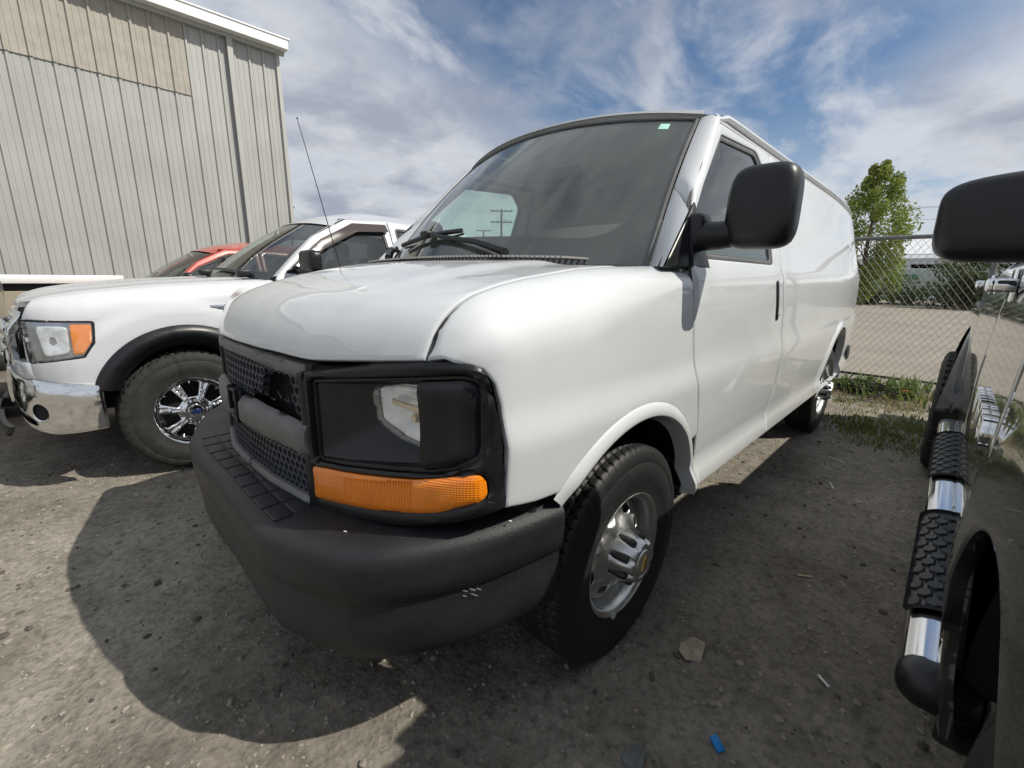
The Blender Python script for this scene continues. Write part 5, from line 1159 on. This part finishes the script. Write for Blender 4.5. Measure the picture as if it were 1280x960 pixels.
def tree(loc, h, rw, n, size, lm, label, name, seed, shape=None, trunk=.16):
    rg = np.random.default_rng(seed); r = empty(name, loc, 0, label, 'tree'); k = MB(); pts = [(0, 0, -.1)]; 
    for i in range(1, 8): pts.append((rg.normal(0, .04*h/7), rg.normal(0, .04*h/7), h*.93*i/7))
    k.add(*tube(pts, np.linspace(trunk, .015, 8), 8)); C_, R3 = [], []
    nb = 46
    for i in range(nb):
        f = .10+.88*((i+.5)/nb); prof_ = shape(f); a = i*2.4+rg.uniform(-.4, .4); ro = rw*prof_*rg.uniform(.45, 1.0); zz_ = h*f
        base = (0, 0, max(.3, zz_-ro*.9-.2)); tip = (ro*cos(a), ro*sin(a), zz_); k.add(*tube([base, (tip[0]*.5, tip[1]*.5, (base[2]+tip[2])/2), tip], [trunk*.3*(1-f)+.012, trunk*.2*(1-f)+.01, .006], 5))
        C_.append(tip); rr = rw*(.09+.29*prof_)*rg.uniform(.7, 1.25); R3.append((rr, rr, rr*1.35))
    k.build('trunk', bark, r); V, Fq = leaves(np.array(C_), np.array(R3), n, size, rg); mesh('crown', V, Fq, lm, r, 0); return r
tree((-31.5, -2.35, 0), 7.6, 1.95, 16000, .082, LM, 'tall narrow light green poplar standing beyond the fence', 'poplar_tree', 21, lambda f: np.interp(f, [0, .2, .45, .7, .9, 1], [.55, .95, 1.0, .72, .36, .08]))
# hedge along the far side of the paved lot and the dark bush by the trailer wall
def mass(name, x0, x1, y0, y1, h0, h1, n, size, lm, seed):
    rg = np.random.default_rng(seed); m_ = int(max(8, (y1-y0)*1.6)); C_ = np.stack([rg.uniform(x0, x1, m_), np.linspace(y0, y1, m_)+rg.normal(0, .2, m_), rg.uniform(h0*.4, h1*.6, m_)], 1); R3 = np.stack([rg.uniform(.5, .9, m_), rg.uniform(.5, .9, m_), C_[:, 2]*1.05], 1)
    V, Fq = leaves(C_, R3, n, size, rg); V[:, 2] = np.maximum(V[:, 2], .02); return mesh(name, V, Fq, lm, None, 0)
tag(mass('hedge', -33.5, -32.5, -40, 30, .9, 1.5, 42000, .075, LD, 31), kind='stuff')
def bush(loc, r3, n, size, lm, label, seed):
    rg = np.random.default_rng(seed); e_ = empty('bush', loc, 0, label, 'bush', 'bushes beyond the fence'); C_ = rg.normal(0, .45, (16, 3))*np.array(r3)+np.array([0, 0, r3[2]]); C_[:, 2] = np.abs(C_[:, 2]); R3 = np.array(r3)*rg.uniform(.35, .6, (16, 1))
    V, Fq = leaves(C_, R3, n, size, rg); mesh('foliage', V, Fq, lm, e_, 0); k = MB()
    for i in range(7): k.add(*tube([(0, 0, -.05), tuple(C_[i]*.55), tuple(C_[i])], [.04, .025, .01], 5))
    k.build('stem', bark, e_)
bush((-31, 2.2, 0), (1.4, 1.7, 1.35), 8000, .07, LB, 'dark leafy bush beyond the fence right of the white trailer', 41)
bush((-30.8, 5.6, 0), (1.6, 2.0, 1.4), 6000, .07, LB, 'dark leafy bush beyond the fence hidden behind the black truck', 42)
# tree peeking round the corner of the metal building
tree((-6.55, -25.0, 0), 8.6, 2.0, 7000, .09, LB, 'tree behind the metal building with a branch showing past its corner', 'tree', 51, lambda f: np.interp(f, [0, .3, .6, 1], [.3, .9, 1.0, .3]), .2)
# ---- far white warehouse and the trailer with green lettering
wh_ = empty('warehouse', (-52, 2, 0), 0, 'low white warehouse with ribbed roof far beyond the fence', 'building')
pw = mat('warehouse_white', (.62, .64, .66), .6, var=.04, vscale=.5); pr_ = mat('warehouse_roof', (.66, .68, .72), .5, var=.04)
k = MB(); k.box((0, 0, 1.6), (9, 34, 3.2)); k.build('wall', pw, wh_)
for i in range(17):
    k = MB(); k.box((3.2, -16+i*2.0, 4.15), (3.6, 1.96, .06), Matrix.Rotation(R(22), 4, 'Y')); k.build('roof_panel', pr_, wh_)
for i in range(8):
    k = MB(); k.box((4.53, -14+i*4, 2.35), (.06, 2.6, .75)); k.build('window', MT['frit'], wh_)
tb = empty('box_trailer', (-36.5, -1.0, 0), 0, 'pale box trailer with green lettering beyond the fence', 'trailer')
k = MB(); k.add(*rbox((2.4, 8.0, 1.55), .04, 2, (0, .4, 1.35))); k.build('box', mat('trailer_white', (.60, .66, .66), .5, var=.05, vscale=.6), tb); k = MB(); k.box((1.23, .4, .62), (.05, 7.9, .10)); k.build('sill', MT['under'], tb)
for y in (-2.4, -1.5, 3.2):
    V, Fq = lathe([(.0, .1), (.3, .1), (.42, .08), (.44, 0), (.42, -.1), (0, -.12)], 24); o = mesh('wheel', V, [f[::-1] for f in Fq], MT['rubber'], tb, 40, loc=(.95, y, .44), rot=(0, 0, -pi/2))
text('lettering', 'Agno', .62, .02, mat('green_letters', (.01, .30, .12), .5), tb, Matrix.Translation((1.225, .25, 1.68)) @ Matrix.Rotation(R(90), 4, 'Z') @ Matrix.Rotation(R(90), 4, 'X'), 0, .008)
# ---- utility poles far off, seen through the van's glass
wood = mat('pole_wood', (.07, .055, .045), .9, var=.2)
pole_xy = [(-38.5, -39.0, 9.2, 'nearer wooden utility pole with two crossarms seen through the van glass'), (-56, -61.5, 9.6, 'farther wooden utility pole seen through the van glass')]
for (x, y, h, lab) in pole_xy:
    up_ = empty('utility_pole', (x, y, 0), R(45), lab, 'utility pole', 'utility poles beyond the lot'); k = MB(); k.add(*tube([(0, 0, -.2), (0, 0, h)], [.16, .11], 10)); k.build('pole', wood, up_)
    for z in (h-.25, h-1.5):
        k = MB(); k.box((.14, 0, z), (.12, 2.6, .13)); k.build('crossarm', wood, up_)
        for q in (-1.15, -.5, .5, 1.15): k = MB(); k.add(*tube([(.14, q, z+.06), (.14, q, z+.22)], [.04, .03], 6)); k.build('insulator', MT['seal'], up_)
def wire(p, q, sag):
    p, q = np.array(p), np.array(q); return tube([p+(q-p)*s-np.array([0, 0, sag*4*s*(1-s)]) for s in np.linspace(0, 1, 14)], .008, 4)
k = MB()
for d in (-1.15, .5, 1.15):
    o = np.array([-.707*d, .707*d, 0]); k.add(*wire(np.array([-38.5, -39, 9.1])+o, np.array([-56, -61.5, 9.5])+o, .8)); k.add(*wire(np.array([-38.5, -39, 9.1 if d > 0 else 7.7])+o, (-50, 30, 6.9+.25*d), 1.3))
wl = k.build('power_lines', MT['seal'], None, 0); tag(wl, 'thin dark power lines crossing the sky low beyond the fence', 'power line')
# ---- weeds, dry grass and brush along the fence
def blades(name, n, boxes, hmin, hmax, m, seed, wdt=.006):
    rg = np.random.default_rng(seed); V = np.zeros((n, 5, 3))
    cl = np.array([b_ for b_ in boxes]); i = rg.integers(0, len(cl), n); c = cl[i, :2]+rg.normal(0, 1, (n, 2))*cl[i, 2:3]
    h = rg.uniform(hmin, hmax, n); a = rg.uniform(0, 2*pi, n); ln = rg.uniform(.1, .7, n)*h; d = np.stack([np.cos(a), np.sin(a)], 1); pr2 = np.stack([-d[:, 1], d[:, 0]], 1)*wdt*rg.uniform(.5, 1.3, n)[:, None]
    z0 = gheight(c[:, 0], c[:, 1])
    for j, (s, wd) in enumerate(((0, 1), (0, -1), (.55, .8), (.55, -.8), (1, 0))):
        V[:, j, :2] = c+d*(ln*s**1.8)[:, None]+pr2*wd; V[:, j, 2] = z0+h*s
    F4 = [(5*q, 5*q+1, 5*q+3, 5*q+2) for q in range(n)]; F3 = [(5*q+2, 5*q+3, 5*q+4) for q in range(n)]
    return tag(mesh(name, V.reshape(-1, 3), F4+F3, m, None, 0), kind='stuff')
rg = np.random.default_rng(61)
gb = [(rg.uniform(-5.2, -3.5), rg.uniform(.9, 3.0), rg.uniform(.04, .16)) for _ in range(46)]+[(rg.uniform(-4.2, -3.3), rg.uniform(1.05, 2.0), .10) for _ in range(22)]
blades('grass', 3600, gb, .015, .055, leaf_mat('grass_blade', (.13, .17, .04), (.20, .23, .06), 3), 62)
gb2 = [(rg.uniform(-6.1, -4.6), rg.uniform(.6, 3.5), rg.uniform(.05, .2)) for _ in range(50)]
blades('dry_grass', 4200, gb2, .02, .085, leaf_mat('dry_blade', (.34, .27, .14), (.44, .36, .21), 3), 63)
gb3 = [(rg.uniform(-6.2, -5.2), rg.uniform(.2, 3.2), .10) for _ in range(16)]
blades('weeds', 900, gb3, .05, .20, leaf_mat('weed_leaf', (.13, .18, .04), (.19, .25, .07), 3), 64, .014)
rg = np.random.default_rng(71); br_ = empty('brush_pile', (-5.45, 1.02, 0), 0, 'low pile of dark cut branches at the foot of the fence', 'brush pile'); k = MB()
for i in range(42):
    c = rg.normal(0, 1, 3)*np.array([.12, .30, .0]); c[2] = rg.uniform(.02, .13); a = rg.normal(1.57, .5); l = rg.uniform(.15, .5); d = np.array([cos(a), sin(a), rg.uniform(-.12, .15)])*l/2; k.add(*tube([c-d, c+rg.normal(0, .02, 3), c+d], [.012, .010, .005], 5))
tag(k.build('twigs', mat('dark_twig', (.035, .032, .030), .85, var=.3), br_), kind='stuff'); V, Fq = leaves(rg.normal(0, 1, (10, 3))*np.array([.12, .3, .02])+np.array([0, 0, .08]), np.full((10, 3), .10), 500, .022, rg); tag(mesh('dark_leaves', V, Fq, LD, br_, 0), kind='stuff')
V, Fq = leaves(np.array([[-.05, .42, .07]]), np.array([[.06, .07, .05]]), 26, .020, rg); tag(mesh('orange_leaves', V, Fq, mat('orange_leaf', (.55, .16, .06), .7), br_, 0), kind='stuff')
